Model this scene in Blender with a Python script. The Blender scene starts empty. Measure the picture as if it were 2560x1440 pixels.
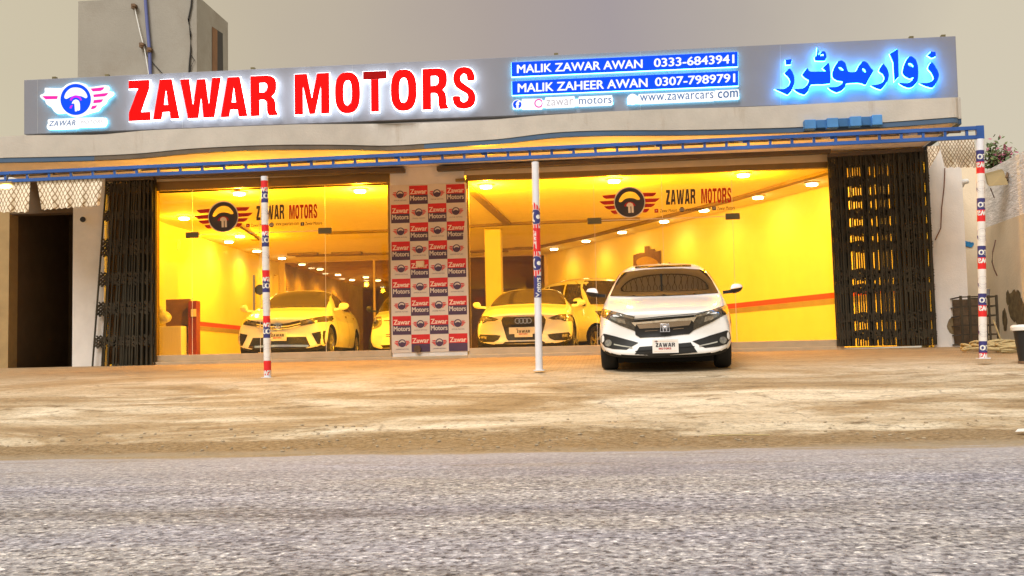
import bpy, bmesh, math, random
from mathutils import Vector, Matrix, noise
from mathutils.bvhtree import BVHTree
random.seed(7)
R = math.radians
sc = bpy.context.scene
col = sc.collection

# ------------------------------------------------------------------ camera
F, YAW, PITCH, ROLL, HC = 2800.0, R(5.13), R(4.12), R(1.24), 0.6
_fw = Vector((-math.sin(YAW) * math.cos(PITCH), math.cos(YAW) * math.cos(PITCH), math.sin(PITCH)))
_r0 = Vector((math.cos(YAW), math.sin(YAW), 0)); _u0 = _r0.cross(_fw)
_r = math.cos(ROLL) * _r0 - math.sin(ROLL) * _u0
_u = math.sin(ROLL) * _r0 + math.cos(ROLL) * _u0
CAM = Vector((0, 0, HC))
cd = bpy.data.cameras.new("camera"); co = bpy.data.objects.new("camera", cd); col.objects.link(co)
cd.sensor_width = 36; cd.lens = 36 * F / 2560; cd.clip_start = 0.05; cd.clip_end = 3000
m = Matrix.Identity(4)
for i in range(3):
    m[i][0] = _r[i]; m[i][1] = _u[i]; m[i][2] = -_fw[i]; m[i][3] = CAM[i]
co.matrix_world = m
sc.camera = co

def ray(px, py): return _r * ((px - 1280) / F) - _u * ((py - 720) / F) + _fw
def at(px, py, Y): d = ray(px, py); return CAM + d * (Y / d.y)           # measured point of the photo on the wall plane y = Y
def atz(px, py, z): d = ray(px, py); return CAM + d * ((z - HC) / d.z)    # ... on the level plane at height z
def X_of(px, py, Y): return at(px, py, Y).x
def Z_of(px, py, Y): return at(px, py, Y).z

# ------------------------------------------------------------------ materials
def nodes(name):
    mt = bpy.data.materials.new(name); mt.use_nodes = True
    nt = mt.node_tree; nt.nodes.clear()
    out = nt.nodes.new('ShaderNodeOutputMaterial')
    return mt, nt, out
def N(nt, t, **kw):
    n = nt.nodes.new(t)
    for k, v in kw.items():
        if k in n.inputs: n.inputs[k].default_value = v
        else: setattr(n, k, v)
    return n
def ramp(nt, fac, stops):
    r = nt.nodes.new('ShaderNodeValToRGB'); el = r.color_ramp.elements
    while len(el) < len(stops): el.new(0.5)
    for e, (p, c) in zip(el, stops): e.position = p; e.color = (*c, 1) if len(c) == 3 else c
    nt.links.new(fac, r.inputs[0]); return r
def mixc(nt, fac, a, b, mode='MIX'):
    n = nt.nodes.new('ShaderNodeMix'); n.data_type = 'RGBA'; n.blend_type = mode
    for sock, v in ((n.inputs[0], fac), (n.inputs[6], a), (n.inputs[7], b)):
        if isinstance(v, (int, float)): sock.default_value = v
        elif isinstance(v, tuple): sock.default_value = (*v, 1)
        else: nt.links.new(v, sock)
    return n.outputs[2]
def coords(nt, scale=(1, 1, 1)):
    t = nt.nodes.new('ShaderNodeTexCoord'); mp = nt.nodes.new('ShaderNodeMapping'); mp.inputs[3].default_value = scale
    nt.links.new(t.outputs['Object'], mp.inputs[0]); return mp.outputs[0]
def noise_n(nt, vec, scale, detail=6, rough=0.6, dist=0.0):
    n = N(nt, 'ShaderNodeTexNoise'); n.inputs['Scale'].default_value = scale; n.inputs['Detail'].default_value = detail
    n.inputs['Roughness'].default_value = rough; n.inputs['Distortion'].default_value = dist
    nt.links.new(vec, n.inputs['Vector']); return n.outputs[0]

def mat(name, c, rough=0.6, metal=0.0, var=0.12, scale=3.0, bump=0.0, bscale=60, coat=0.0, spec=0.5, emit=None, es=0.0, stretch=(1, 1, 1), dirt=None):
    mt, nt, out = nodes(name)
    b = nt.nodes.new('ShaderNodeBsdfPrincipled')
    b.inputs['Roughness'].default_value = rough; b.inputs['Metallic'].default_value = metal
    b.inputs['Coat Weight'].default_value = coat; b.inputs['Coat Roughness'].default_value = 0.04
    b.inputs['Specular IOR Level'].default_value = spec
    vec = coords(nt, stretch)
    n = noise_n(nt, vec, scale)
    lo = tuple(max(0, x * (1 - var)) for x in c); hi = tuple(min(1, x * (1 + var)) for x in c)
    base = ramp(nt, n, [(0.3, lo), (0.7, hi)]).outputs[0]
    if dirt:
        dn = noise_n(nt, coords(nt, dirt[2] if len(dirt) > 2 else (1, 1, 1)), dirt[3] if len(dirt) > 3 else 1.2, 8, 0.7)
        base = mixc(nt, ramp(nt, dn, [(dirt[1], (0, 0, 0)), (dirt[1] + 0.22, (1, 1, 1))]).outputs[0], base, dirt[0])
    nt.links.new(base, b.inputs['Base Color'])
    if bump:
        bn = nt.nodes.new('ShaderNodeBump'); bn.inputs['Strength'].default_value = bump; bn.inputs['Distance'].default_value = 0.02
        nt.links.new(noise_n(nt, vec, bscale, 4), bn.inputs['Height']); nt.links.new(bn.outputs[0], b.inputs['Normal'])
    if emit:
        b.inputs['Emission Color'].default_value = (*emit, 1); b.inputs['Emission Strength'].default_value = es
    nt.links.new(b.outputs[0], out.inputs[0])
    return mt

def glow(name, c, s, var=0.05):
    mt, nt, out = nodes(name)
    e = nt.nodes.new('ShaderNodeEmission'); e.inputs[1].default_value = s
    n = noise_n(nt, coords(nt), 5, 3)
    nt.links.new(ramp(nt, n, [(0.3, tuple(x * (1 - var) for x in c)), (0.7, c)]).outputs[0], e.inputs[0])
    nt.links.new(e.outputs[0], out.inputs[0]); return mt

def pane_mat(name, tint, refl):
    mt, nt, out = nodes(name)
    t = N(nt, 'ShaderNodeBsdfTransparent'); t.inputs[0].default_value = (*tint, 1)
    g = N(nt, 'ShaderNodeBsdfGlossy'); g.inputs['Roughness'].default_value = 0.02
    f = nt.nodes.new('ShaderNodeLayerWeight'); f.inputs[0].default_value = 0.25
    mm = N(nt, 'ShaderNodeMath', operation='MULTIPLY_ADD'); mm.inputs[1].default_value = 0.35; mm.inputs[2].default_value = refl
    nt.links.new(f.outputs['Fresnel'], mm.inputs[0])
    mx = nt.nodes.new('ShaderNodeMixShader')
    nt.links.new(mm.outputs[0], mx.inputs[0]); nt.links.new(t.outputs[0], mx.inputs[1]); nt.links.new(g.outputs[0], mx.inputs[2])
    nt.links.new(mx.outputs[0], out.inputs[0]); return mt

M = {}
M['plaster'] = mat('white_plaster', (.74, .71, .67), .85, var=.07, bump=.25, bscale=40, dirt=((.45, .38, .30), .60, (3, 3, .5), 1.0))
M['fascia'] = mat('fascia_plaster', (.50, .46, .40), .85, var=.08, bump=.2, bscale=30, dirt=((.34, .27, .20), .58, (2.5, 2.5, .35), 1.3))
M['soffit'] = mat('soffit_paint', (.92, .82, .74), .85, var=.08, bump=.15)
M['tower'] = mat('grey_render', (.31, .285, .24), .9, var=.10, scale=.8, bump=.3, bscale=25, dirt=((.26, .225, .18), .5, (1, 1, 1), .7))
M['boundary'] = mat('beige_render', (.78, .65, .47), .9, var=.10, scale=1.2, bump=.3, bscale=25, dirt=((.20, .15, .07), .66, (1, 1, .8), 1.6))
M['brickwhite'] = mat('whitewashed_brick', (.78, .74, .72), .9, var=.2, scale=7, bump=.9, bscale=16, stretch=(1, .5, 2))
M['drip'] = mat('drip_edge', (.05, .10, .18), .5, var=.3, scale=.5)
M['dripbrown'] = mat('drip_edge_brown', (.12, .09, .06), .7, var=.3)
M['header'] = mat('header_paint', (.70, .56, .36), .8, var=.08, bump=.1)
M['bronze'] = mat('bronze_frame', (.24, .15, .05), .45, .3, var=.15)
M['rail'] = mat('brown_rail', (.10, .07, .045), .6, var=.2)
M['sill'] = mat('stone_sill', (.50, .40, .26), .7, var=.12, bump=.2, dirt=((.22, .15, .07), .6))
M['sign'] = mat('sign_sheet', (.20, .205, .24), .5, .08, var=.04, scale=1.5)
M['signedge'] = mat('sign_edge', (.35, .36, .38), .5, .3)
M['red'] = mat('red_acrylic', (.45, .0, .0), .5, var=.02, spec=.1, emit=(1, 0, 0), es=.75)
M['darkred'] = mat('dark_red_acrylic', (.30, .0, .0), .5, var=.25, scale=9, spec=.1, emit=(1, 0, 0), es=.05)
M['halo'] = glow('white_led_edge', (.85, .94, 1.0), 8)
M['halocyan'] = glow('cyan_led_edge', (.20, .76, 1.0), 9)
M['haloblue'] = glow('blue_led_edge', (.05, .42, 1.0), 34)
M['whiteface'] = glow('lit_white_acrylic', (1, .99, .99), 1.25)
M['blue'] = mat('blue_acrylic', (.0, .03, .5), .5, var=.03, spec=.1, emit=(0, .06, 1), es=.9)
M['magenta'] = mat('magenta_acrylic', (.8, .0, .25), .3, var=.03, emit=(1, .0, .22), es=.85)
M['violet'] = mat('violet_acrylic', (.4, .0, .8), .3, var=.03, emit=(.35, .0, .9), es=.8)
M['inkblue'] = mat('blue_ink', (.02, .12, .35), .4)
M['inkgrey'] = mat('faded_ink', (.36, .35, .42), .4, emit=(.8, .78, .82), es=.12)
M['navyd'] = mat('dark_decal', (.035, .03, .04), .5)
M['redd'] = mat('red_decal', (.45, .012, .008), .5)
M['paled'] = mat('pale_decal', (.75, .70, .62), .5)
M['truss'] = mat('blue_steel', (.022, .09, .33), .5, .2, var=.25, scale=2)
M['slat'] = mat('gate_steel', (.042, .035, .020), .5, .4, var=.4)
M['slat2'] = mat('gate_links', (.045, .034, .018), .6, .3, var=.4)
M['pole'] = mat('white_pole', (.70, .71, .76), .5, var=.05)
M['wred'] = mat('wrap_red', (.68, .012, .015), .5, var=.05)
M['wnavy'] = mat('wrap_navy', (.03, .03, .16), .5, var=.1)
M['wwhite'] = mat('wrap_white', (.74, .70, .66), .5, var=.05)
M['banner'] = mat('banner_white', (.66, .58, .48), .6, var=.06)
M['bred'] = mat('banner_red', (.60, .012, .012), .55, var=.05)
M['bnavy'] = mat('banner_navy', (.07, .035, .075), .55, var=.1)
M['bpink'] = mat('banner_pink', (.85, .62, .48), .5)
M['door'] = mat('dark_door', (.016, .010, .006), .6, var=.2)
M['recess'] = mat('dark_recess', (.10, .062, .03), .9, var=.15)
M['cream'] = mat('cream_mesh', (.62, .50, .34), .8, var=.1)
M['roomwall'] = mat('showroom_wall', (.85, .74, .30), .7, var=.03)
M['roomceil'] = mat('showroom_ceiling', (.82, .72, .36), .8, var=.08, scale=6, stretch=(1, 3, 1))
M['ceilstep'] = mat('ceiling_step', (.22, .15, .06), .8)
M['roomfloor'] = mat('showroom_tiles', (.66, .57, .32), .18, var=.05)
M['stripered'] = mat('wall_stripe_red', (.60, .06, .02), .6)
M['stripegrey'] = mat('wall_stripe_grey', (.32, .26, .12), .6)
M['woodred'] = mat('red_laminate', (.22, .03, .012), .3, var=.2)
M['brown'] = mat('brown_laminate', (.16, .08, .03), .5, var=.3, scale=5)
M['panelcream'] = mat('cream_laminate', (.75, .68, .50), .4, var=.06, stretch=(20, 1, 1))
M['gold'] = mat('gold_paint', (.55, .36, .08), .4, .5)
M['steel'] = mat('brushed_steel', (.45, .38, .25), .3, .9)
M['fitting'] = mat('patch_fitting', (.20, .17, .09), .35, .7, var=.3)
M['white'] = mat('white_plastic', (.75, .74, .70), .4)
M['black'] = mat('black_plastic', (.012, .012, .013), .45, var=.3)
M['rubber'] = mat('tyre_rubber', (.013, .013, .013), .85, var=.3)
M['paint'] = mat('white_car_paint', (.88, .89, .90), .28, var=.015, coat=.8, scale=1)
M['dusty'] = mat('dusty_car_paint', (.76, .72, .60), .45, var=.08, coat=.3, scale=3, dirt=((.42, .32, .18), .62, (1, 1, 1), 2.0))
M['carglass'] = mat('car_glass', (.014, .013, .010), .02, spec=.6, coat=.0, var=.1)
M['carglass2'] = mat('car_glass_dusty', (.05, .042, .025), .12, spec=.6, var=.2)
M['lens'] = mat('headlamp_lens', (.045, .042, .036), .06, coat=1, var=.7, scale=14)
M['lensbright'] = mat('headlamp_reflector', (.34, .33, .30), .12, .7, var=.5, scale=25)
M['chrome'] = mat('chrome', (.80, .80, .80), .10, 1.0, var=.04)
M['chromewarm'] = mat('satin_chrome', (.42, .37, .33), .25, 1.0, var=.1)
M['rim'] = mat('alloy_rim', (.45, .44, .42), .3, .9, var=.1)
M['plate'] = mat('plate_white', (.80, .78, .74), .5, var=.04)
M['under'] = mat('underbody', (.008, .008, .008), .9)
M['cyanbox'] = mat('blue_sheet', (.06, .22, .50), .6, var=.25, scale=3)
M['cyanbox2'] = mat('dull_blue_sheet', (.035, .14, .32), .7, var=.25, scale=3)
M['pipeblue'] = mat('blue_pipe', (.10, .12, .30), .5)
M['cable'] = mat('black_cable', (.015, .012, .01), .6)
M['cablered'] = mat('brown_cable', (.12, .05, .03), .6)
M['rust'] = mat('rusty_metal', (.14, .08, .04), .8, var=.4)
M['wood'] = mat('brown_door_wood', (.20, .09, .03), .7, var=.2)
M['rope'] = mat('straw_rope', (.45, .36, .18), .9, var=.25, scale=12)
M['lampbody'] = mat('floodlight_body', (.30, .22, .10), .5, .3, var=.1)
M['bluepaint'] = mat('blue_smear', (.02, .20, .45), .7, var=.4, scale=20)
M['leaf'] = mat('leaf_green', (.07, .11, .03), .6, var=.4, scale=9)
M['leaf2'] = mat('leaf_light', (.13, .16, .05), .6, var=.4, scale=9)
M['flower'] = mat('pink_flower', (.42, .12, .19), .6, var=.3, scale=9)
M['twig'] = mat('twig_brown', (.12, .08, .05), .8)
M['lamp'] = glow('downlight_lens', (1, .90, .55), 30)
M['lampring'] = mat('downlight_ring', (.6, .5, .3), .4)
M['wet'] = mat('trash_paper', (.75, .72, .68), .7)
GLASS = pane_mat('clear_glass', (.97, .96, .92), .015)
GLASSB = pane_mat('brown_tinted_glass', (.50, .43, .30), .05)

def fabric_mat():
    mt, nt, out = nodes('diamond_lattice_sheet')
    b = nt.nodes.new('ShaderNodeBsdfPrincipled'); b.inputs['Roughness'].default_value = .8
    tc = nt.nodes.new('ShaderNodeTexCoord'); sp = nt.nodes.new('ShaderNodeSeparateXYZ'); nt.links.new(tc.outputs['UV'], sp.inputs[0])
    def tri(sign):
        a = N(nt, 'ShaderNodeMath', operation='MULTIPLY_ADD'); nt.links.new(sp.outputs[1], a.inputs[0]); a.inputs[1].default_value = sign; nt.links.new(sp.outputs[0], a.inputs[2])
        f = N(nt, 'ShaderNodeMath', operation='PINGPONG'); nt.links.new(a.outputs[0], f.inputs[0]); f.inputs[1].default_value = .5
        return f.outputs[0]
    mn = N(nt, 'ShaderNodeMath', operation='MINIMUM'); nt.links.new(tri(1.0), mn.inputs[0]); nt.links.new(tri(-1.0), mn.inputs[1])
    cr = ramp(nt, mn.outputs[0], [(.08, (.30, .20, .10)), (.15, (.88, .78, .62))])
    nt.links.new(cr.outputs[0], b.inputs['Base Color']); nt.links.new(b.outputs[0], out.inputs[0]); return mt
M['lattice'] = fabric_mat()

# ------------------------------------------------------------------ mesh helpers
class MB:
    def __init__(s): s.v = []; s.f = []; s.m = []
    def add(s, vs, fs, mi=0):
        o = len(s.v); s.v += [Vector(v) for v in vs]
        for f in fs: s.f.append([o + i for i in f]); s.m.append(mi)
        return s
    def hexa(s, p, mi=0):   # 8 points: bottom ring 0-3, top ring 4-7
        return s.add(p, [(3, 2, 1, 0), (4, 5, 6, 7), (0, 1, 5, 4), (1, 2, 6, 5), (2, 3, 7, 6), (3, 0, 4, 7)], mi)
    def box(s, x0, x1, y0, y1, z0, z1, mi=0):
        return s.hexa([(x0, y0, z0), (x1, y0, z0), (x1, y1, z0), (x0, y1, z0), (x0, y0, z1), (x1, y0, z1), (x1, y1, z1), (x0, y1, z1)], mi)
    def bar(s, p, q, w, h, mi=0, up=(0, 0, 1)):
        p, q = Vector(p), Vector(q); d = (q - p).normalized(); u = Vector(up)
        a = d.cross(u)
        if a.length < 1e-4: a = d.cross(Vector((0, 1, 0)))
        a.normalize(); b = a.cross(d).normalized(); a *= w / 2; b *= h / 2
        return s.hexa([p - a - b, p + a - b, q + a - b, q - a - b, p - a + b, p + a + b, q + a + b, q - a + b], mi)
    def tube(s, pts, r, n=8, mi=0):
        pts = [Vector(p) for p in pts]; rings = []
        for i, p in enumerate(pts):
            d = (pts[min(i + 1, len(pts) - 1)] - pts[max(i - 1, 0)]).normalized()
            a = d.cross(Vector((0, 0, 1)))
            if a.length < 1e-3: a = d.cross(Vector((1, 0, 0)))
            a.normalize(); b = d.cross(a)
            rr = r[i] if isinstance(r, (list, tuple)) else r
            rings.append([p + (a * math.cos(2 * math.pi * k / n) + b * math.sin(2 * math.pi * k / n)) * rr for k in range(n)])
        vs = [v for g in rings for v in g]; fs = []
        for i in range(len(pts) - 1):
            for k in range(n): fs.append((i * n + k, i * n + (k + 1) % n, (i + 1) * n + (k + 1) % n, (i + 1) * n + k))
        fs.append(tuple(range(n - 1, -1, -1))); fs.append(tuple(range((len(pts) - 1) * n, len(pts) * n)))
        return s.add(vs, fs, mi)
    def lathe(s, prof, c, axis, n=24, mi=0, closed=False):   # prof: (along, radius)
        c = Vector(c); ax = Vector(axis).normalized(); a = ax.orthogonal().normalized(); b = ax.cross(a)
        vs = [c + ax * t + (a * math.cos(2 * math.pi * k / n) + b * math.sin(2 * math.pi * k / n)) * r for t, r in prof for k in range(n)]
        fs = []; L = len(prof)
        for i in range(L if closed else L - 1):
            j = (i + 1) % L
            for k in range(n): fs.append((i * n + k, i * n + (k + 1) % n, j * n + (k + 1) % n, j * n + k))
        if not closed:
            fs.append(tuple(range(n - 1, -1, -1))); fs.append(tuple(range((L - 1) * n, L * n)))
        return s.add(vs, fs, mi)
    def ball(s, c, r, n=10, mi=0):
        c = Vector(c); r = Vector(r if not isinstance(r, (int, float)) else (r, r, r))
        prof = [(-math.cos(math.pi * i / n), max(.001, math.sin(math.pi * i / n))) for i in range(n + 1)]
        vs = []; k2 = n * 2
        for t, q in prof:
            for k in range(k2): vs.append(c + Vector((r.x * q * math.cos(2 * math.pi * k / k2), r.y * q * math.sin(2 * math.pi * k / k2), r.z * t)))
        fs = [(i * k2 + k, i * k2 + (k + 1) % k2, (i + 1) * k2 + (k + 1) % k2, (i + 1) * k2 + k) for i in range(n) for k in range(k2)]
        return s.add(vs, fs, mi)
    def geo(s, g, fn, mi=0):
        return s.add([fn(v) for v in g[0]], g[1], mi)
    def build(s, name, mats, parent=None, smooth=False, origin=None, local=False, bevel=0.0):
        me = bpy.data.meshes.new(name)
        off = Vector((0, 0, 0))
        if not local:
            if parent is not None: off = root_loc(parent)
            elif origin is not None: off = Vector(origin)
            else:
                xs = [v.x for v in s.v]; ys = [v.y for v in s.v]; zs = [v.z for v in s.v]
                off = Vector(((min(xs) + max(xs)) / 2, (min(ys) + max(ys)) / 2, min(zs)))
        me.from_pydata([tuple(v - off) for v in s.v], [], s.f)
        ms = mats if isinstance(mats, (list, tuple)) else [mats]
        for k in ms: me.materials.append(k)
        if len(ms) > 1:
            for p, i in zip(me.polygons, s.m): p.material_index = i
        if smooth:
            for p in me.polygons: p.use_smooth = True
            me.set_sharp_from_angle(angle=R(38))
        me.update()
        o = bpy.data.objects.new(name, me); col.objects.link(o)
        if parent is not None: o.parent = parent
        elif not local: o.location = off
        if bevel:
            bv = o.modifiers.new('bevel', 'BEVEL'); bv.width = bevel; bv.segments = 2; bv.limit_method = 'ANGLE'
        return o

def root_loc(o):
    v = Vector((0, 0, 0))
    while o is not None: v += Vector(o.location); o = o.parent
    return v
def tag(o, label=None, cat=None, group=None, kind=None):
    if label: o['label'] = label
    if cat: o['category'] = cat
    if group: o['group'] = group
    if kind: o['kind'] = kind
    return o
def thing(name, label, cat, loc=(0, 0, 0), rz=0, group=None):
    o = bpy.data.objects.new(name, None); col.objects.link(o); o.empty_display_size = .2
    o.location = loc; o.rotation_euler = (0, 0, rz)
    return tag(o, label, cat, group)

# ------------------------------------------------------------------ flat lettering and outline shapes
def curve_geo(obj_data, ext=0.0):
    ob = bpy.data.objects.new('scratch', obj_data); col.objects.link(ob)
    dg = bpy.context.evaluated_depsgraph_get()
    me = bpy.data.meshes.new_from_object(ob.evaluated_get(dg))
    g = ([v.co.copy() for v in me.vertices], [tuple(p.vertices) for p in me.polygons])
    bpy.data.objects.remove(ob); bpy.data.meshes.remove(me)
    return g
_tc = {}
def text_geo(s, bold=0.0, shear=0.0, space=1.0):
    k = (s, bold, shear, space)
    if k not in _tc:
        cu = bpy.data.curves.new('t', 'FONT'); cu.body = s; cu.offset = 0; cu.shear = shear; cu.space_character = space; cu.resolution_u = 3
        g = curve_geo(cu); bpy.data.curves.remove(cu)
        xs = [v.x for v in g[0]]; ys = [v.y for v in g[0]]
        x0, x1, y0, y1 = min(xs), max(xs), min(ys), max(ys)
        base = [Vector(((v.x - x0) / (x1 - x0), (v.y - y0) / (y1 - y0), 0)) for v in g[0]]; vs, fs = [], []
        b = bold * 1.1; shifts = [(0, 0)] + ([(b, 0), (-b, 0), (0, b * .6), (0, -b * .6)] if bold else [])
        for i, (dx, dy) in enumerate(shifts):
            n0 = len(vs); vs += [v + Vector((dx / (x1 - x0), dy / (y1 - y0), .0003 * i)) for v in base]; fs += [tuple(n0 + j for j in f) for f in g[1]]
        _tc[k] = (vs, fs)
    return _tc[k]
def loops_geo(loops, offset=0.0, ext=0.0, keep=True):
    cu = bpy.data.curves.new('c', 'CURVE'); cu.dimensions = '2D'; cu.fill_mode = 'BOTH'; cu.offset = offset; cu.extrude = ext
    for lp in loops:
        sp = cu.splines.new('POLY'); sp.points.add(len(lp) - 1); sp.use_cyclic_u = True
        for p, q in zip(sp.points, lp): p.co = (q[0], q[1], 0, 1)
    g = curve_geo(cu); bpy.data.curves.remove(cu); return g
def smooth(lp, n=4, tension=.5):
    out = []; L = len(lp)
    for i in range(L):
        p0, p1, p2, p3 = (Vector((*lp[(i + k - 1) % L], 0)) for k in range(4))
        for j in range(n):
            t = j / n
            a = (p2 - p0) * tension; b = (p3 - p1) * tension
            v = (2 * t**3 - 3 * t**2 + 1) * p1 + (t**3 - 2 * t**2 + t) * a + (-2 * t**3 + 3 * t**2) * p2 + (t**3 - t**2) * b
            out.append((v.x, v.y))
    return out
def ell(cx, cy, rx, ry, n=28, e=2.0):
    out = []
    for k in range(n):
        a = 2 * math.pi * k / n; c, s_ = math.cos(a), math.sin(a)
        out.append((cx + rx * math.copysign(abs(c) ** (2 / e), c), cy + ry * math.copysign(abs(s_) ** (2 / e), s_)))
    return out
def quadmap(bl, br, tl, tr=None, n=(0, -1, 0), off=0.0):
    bl, br, tl = Vector(bl), Vector(br), Vector(tl); tr = Vector(tr) if tr is not None else br + tl - bl; n = Vector(n)
    def fn(v):
        a = bl.lerp(br, v[0]); b = tl.lerp(tr, v[0]); return a.lerp(b, v[1]) + n * (off + v[2])
    return fn
def pxmap(Y, off=0.0):      # outline given in photo pixels on the wall plane y = Y
    def fn(v): return at(v[0], v[1], Y) + Vector((0, -off - v[2], 0))
    return fn
def box_px(bl, br, tl, Y, off=0.0):
    return quadmap(at(*bl, Y), at(*br, Y), at(*tl, Y), off=off)

# steering wheel emblem with wings, wheel radius 1
def nrm(pts, c=(622, 525), s=230.0): return [((x - c[0]) / s, (c[1] - y) / s) for x, y in pts]
CRES = smooth(nrm([(455, 505), (480, 440), (540, 378), (625, 354), (710, 375), (762, 430), (786, 482), (745, 490), (690, 466), (620, 456), (550, 470), (500, 510)]), 3)
FEATH = [nrm(p) for p in ([(197, 395), (412, 385), (392, 448), (255, 450), (220, 428)], [(150, 485), (385, 480), (380, 540), (225, 540), (180, 515)],
                          [(222, 565), (385, 560), (397, 615), (295, 620), (250, 598)], [(318, 640), (402, 637), (430, 695), (375, 697), (340, 675)])]
FEATH_R = [[(-x, y) for x, y in f] for f in FEATH]
WHEEL = [ell(0, 0, 1, 1, 40), CRES]
ARC = [(math.cos(R(a)) * .42, -.38 + math.sin(R(a)) * .42) for a in range(20, 161, 14)] + [(math.cos(R(a)) * .27, -.38 + math.sin(R(a)) * .27) for a in range(160, 19, -14)]
ALET = [(-.22, -.25), (-.2, -.12), (-.08, -.02), (.06, -.02), (.2, -.1), (.25, -.25), (.25, -.72), (.1, -.72), (.1, -.28), (.04, -.28), (.04, -.72), (-.12, -.72), (-.12, -.3)]
G_WHEEL = loops_geo(WHEEL); G_WINGS = loops_geo(FEATH + FEATH_R); G_ARC = loops_geo([ARC]); G_A = loops_geo([ALET])
G_RIM = loops_geo([ell(0, 0, 1.07, 1.07, 40), ell(0, 0, 1.0, 1.0, 40)])
def emblem(mb, c, ux, uz, off, idx, n=Vector((0, -1, 0)), badge=True, rim=None):
    def fn(o): return lambda v: c + ux * v[0] + uz * v[1] + n * (off + o)
    mb.geo(G_WHEEL, fn(0), idx[0]); mb.geo(G_WINGS, fn(0), idx[1])
    if badge: mb.geo(G_ARC, fn(.002), idx[1]); mb.geo(G_A, fn(.004), idx[2])
    if rim is not None: mb.geo(G_RIM, fn(.0), rim)

# heavy condensed capitals used on the sign, the glass and the number plates
GL = {
 'Z': [[(0, 1), (.95, 1), (.95, .80), (.55, .21), (1, .21), (1, 0), (0, 0), (0, .2), (.44, .80), (0, .80)]],
 'A': [[(0, 0), (.27, 1), (.72, 1), (1, 0), (.68, 0), (.63, .18), (.36, .18), (.31, 0)], [(.41, .36), (.58, .36), (.495, .78)]],
 'W': [[(0, 1), (.22, 1), (.31, .3), (.42, .98), (.62, .98), (.70, .3), (.79, 1), (1, 1), (.83, 0), (.57, 0), (.51, .55), (.44, 0), (.19, 0)]],
 'R': [[(0, 0), (0, 1), (.6, 1), (.78, .98), (.90, .92), (.95, .82), (.95, .66), (.90, .55), (.78, .47), (.87, .41), (.91, .32), (.93, .12), (1, .03), (1, 0), (.66, 0), (.61, .1), (.60, .3), (.55, .38), (.46, .40), (.33, .40), (.33, 0)],
       [(.33, .58), (.33, .82), (.52, .82), (.60, .78), (.63, .70), (.60, .62), (.52, .58)]],
 'M': [[(0, 0), (0, 1), (.36, 1), (.5, .37), (.65, 1), (1, 1), (1, 0), (.76, 0), (.76, .7), (.58, 0), (.42, 0), (.24, .72), (.24, 0)]],
 'O': [ell(.5, .5, .5, .51, 36, 2.6), ell(.5, .5, .17, .31, 28, 2.6)],
 'S': [smooth([(.97, .68), (.66, .68), (.62, .8), (.5, .85), (.38, .8), (.36, .71), (.42, .64), (.7, .52), (.92, .42), (1, .28), (.96, .12), (.8, .03), (.5, -.01), (.2, .03), (.05, .13), (.01, .3), (.33, .3), (.36, .2), (.48, .15), (.62, .18), (.67, .26), (.62, .35), (.4, .43), (.14, .54), (.03, .7), (.07, .86), (.22, .97), (.5, 1.01), (.78, .97), (.93, .86)], 3, .4)],
}
GL['T'] = [[(.33, 0), (.67, 0), (.67, .79), (1, .79), (1, 1), (0, 1), (0, .79), (.33, .79)]]
_wc = {}
def word_geo(w):
    if w not in _wc:
        wid = dict(Z=.54, A=.66, W=1.02, R=.67, M=.87, O=.63, T=.59, S=.58); x = 0; lps = []
        for ch in w:
            lps += [[(x + px * wid[ch], py) for px, py in lp] for lp in GL[ch]]; x += wid[ch] + .085
        g = loops_geo(lps); _wc[w] = ([Vector((v.x / (x - .085), v.y, 0)) for v in g[0]], g[1])
    return _wc[w]

# ------------------------------------------------------------------ ground
Y_EDGE, Y_POST, Y_FAC = 8.1, 14.9, 19.0
Z_POST, Z_FLOOR = HC - .05, HC + .235
def gz(y):
    if y <= Y_EDGE - .5: return 0.0
    if y < Y_EDGE + .5: t = (y - Y_EDGE + .5); return .5 * t * t * Z_POST / (Y_POST - Y_EDGE)
    if y <= Y_POST: return Z_POST * (y - Y_EDGE) / (Y_POST - Y_EDGE)
    if y <= Y_FAC: return Z_POST + (Z_FLOOR - .03 - Z_POST) * (y - Y_POST) / (Y_FAC - Y_POST)
    return Z_FLOOR - .03

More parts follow.
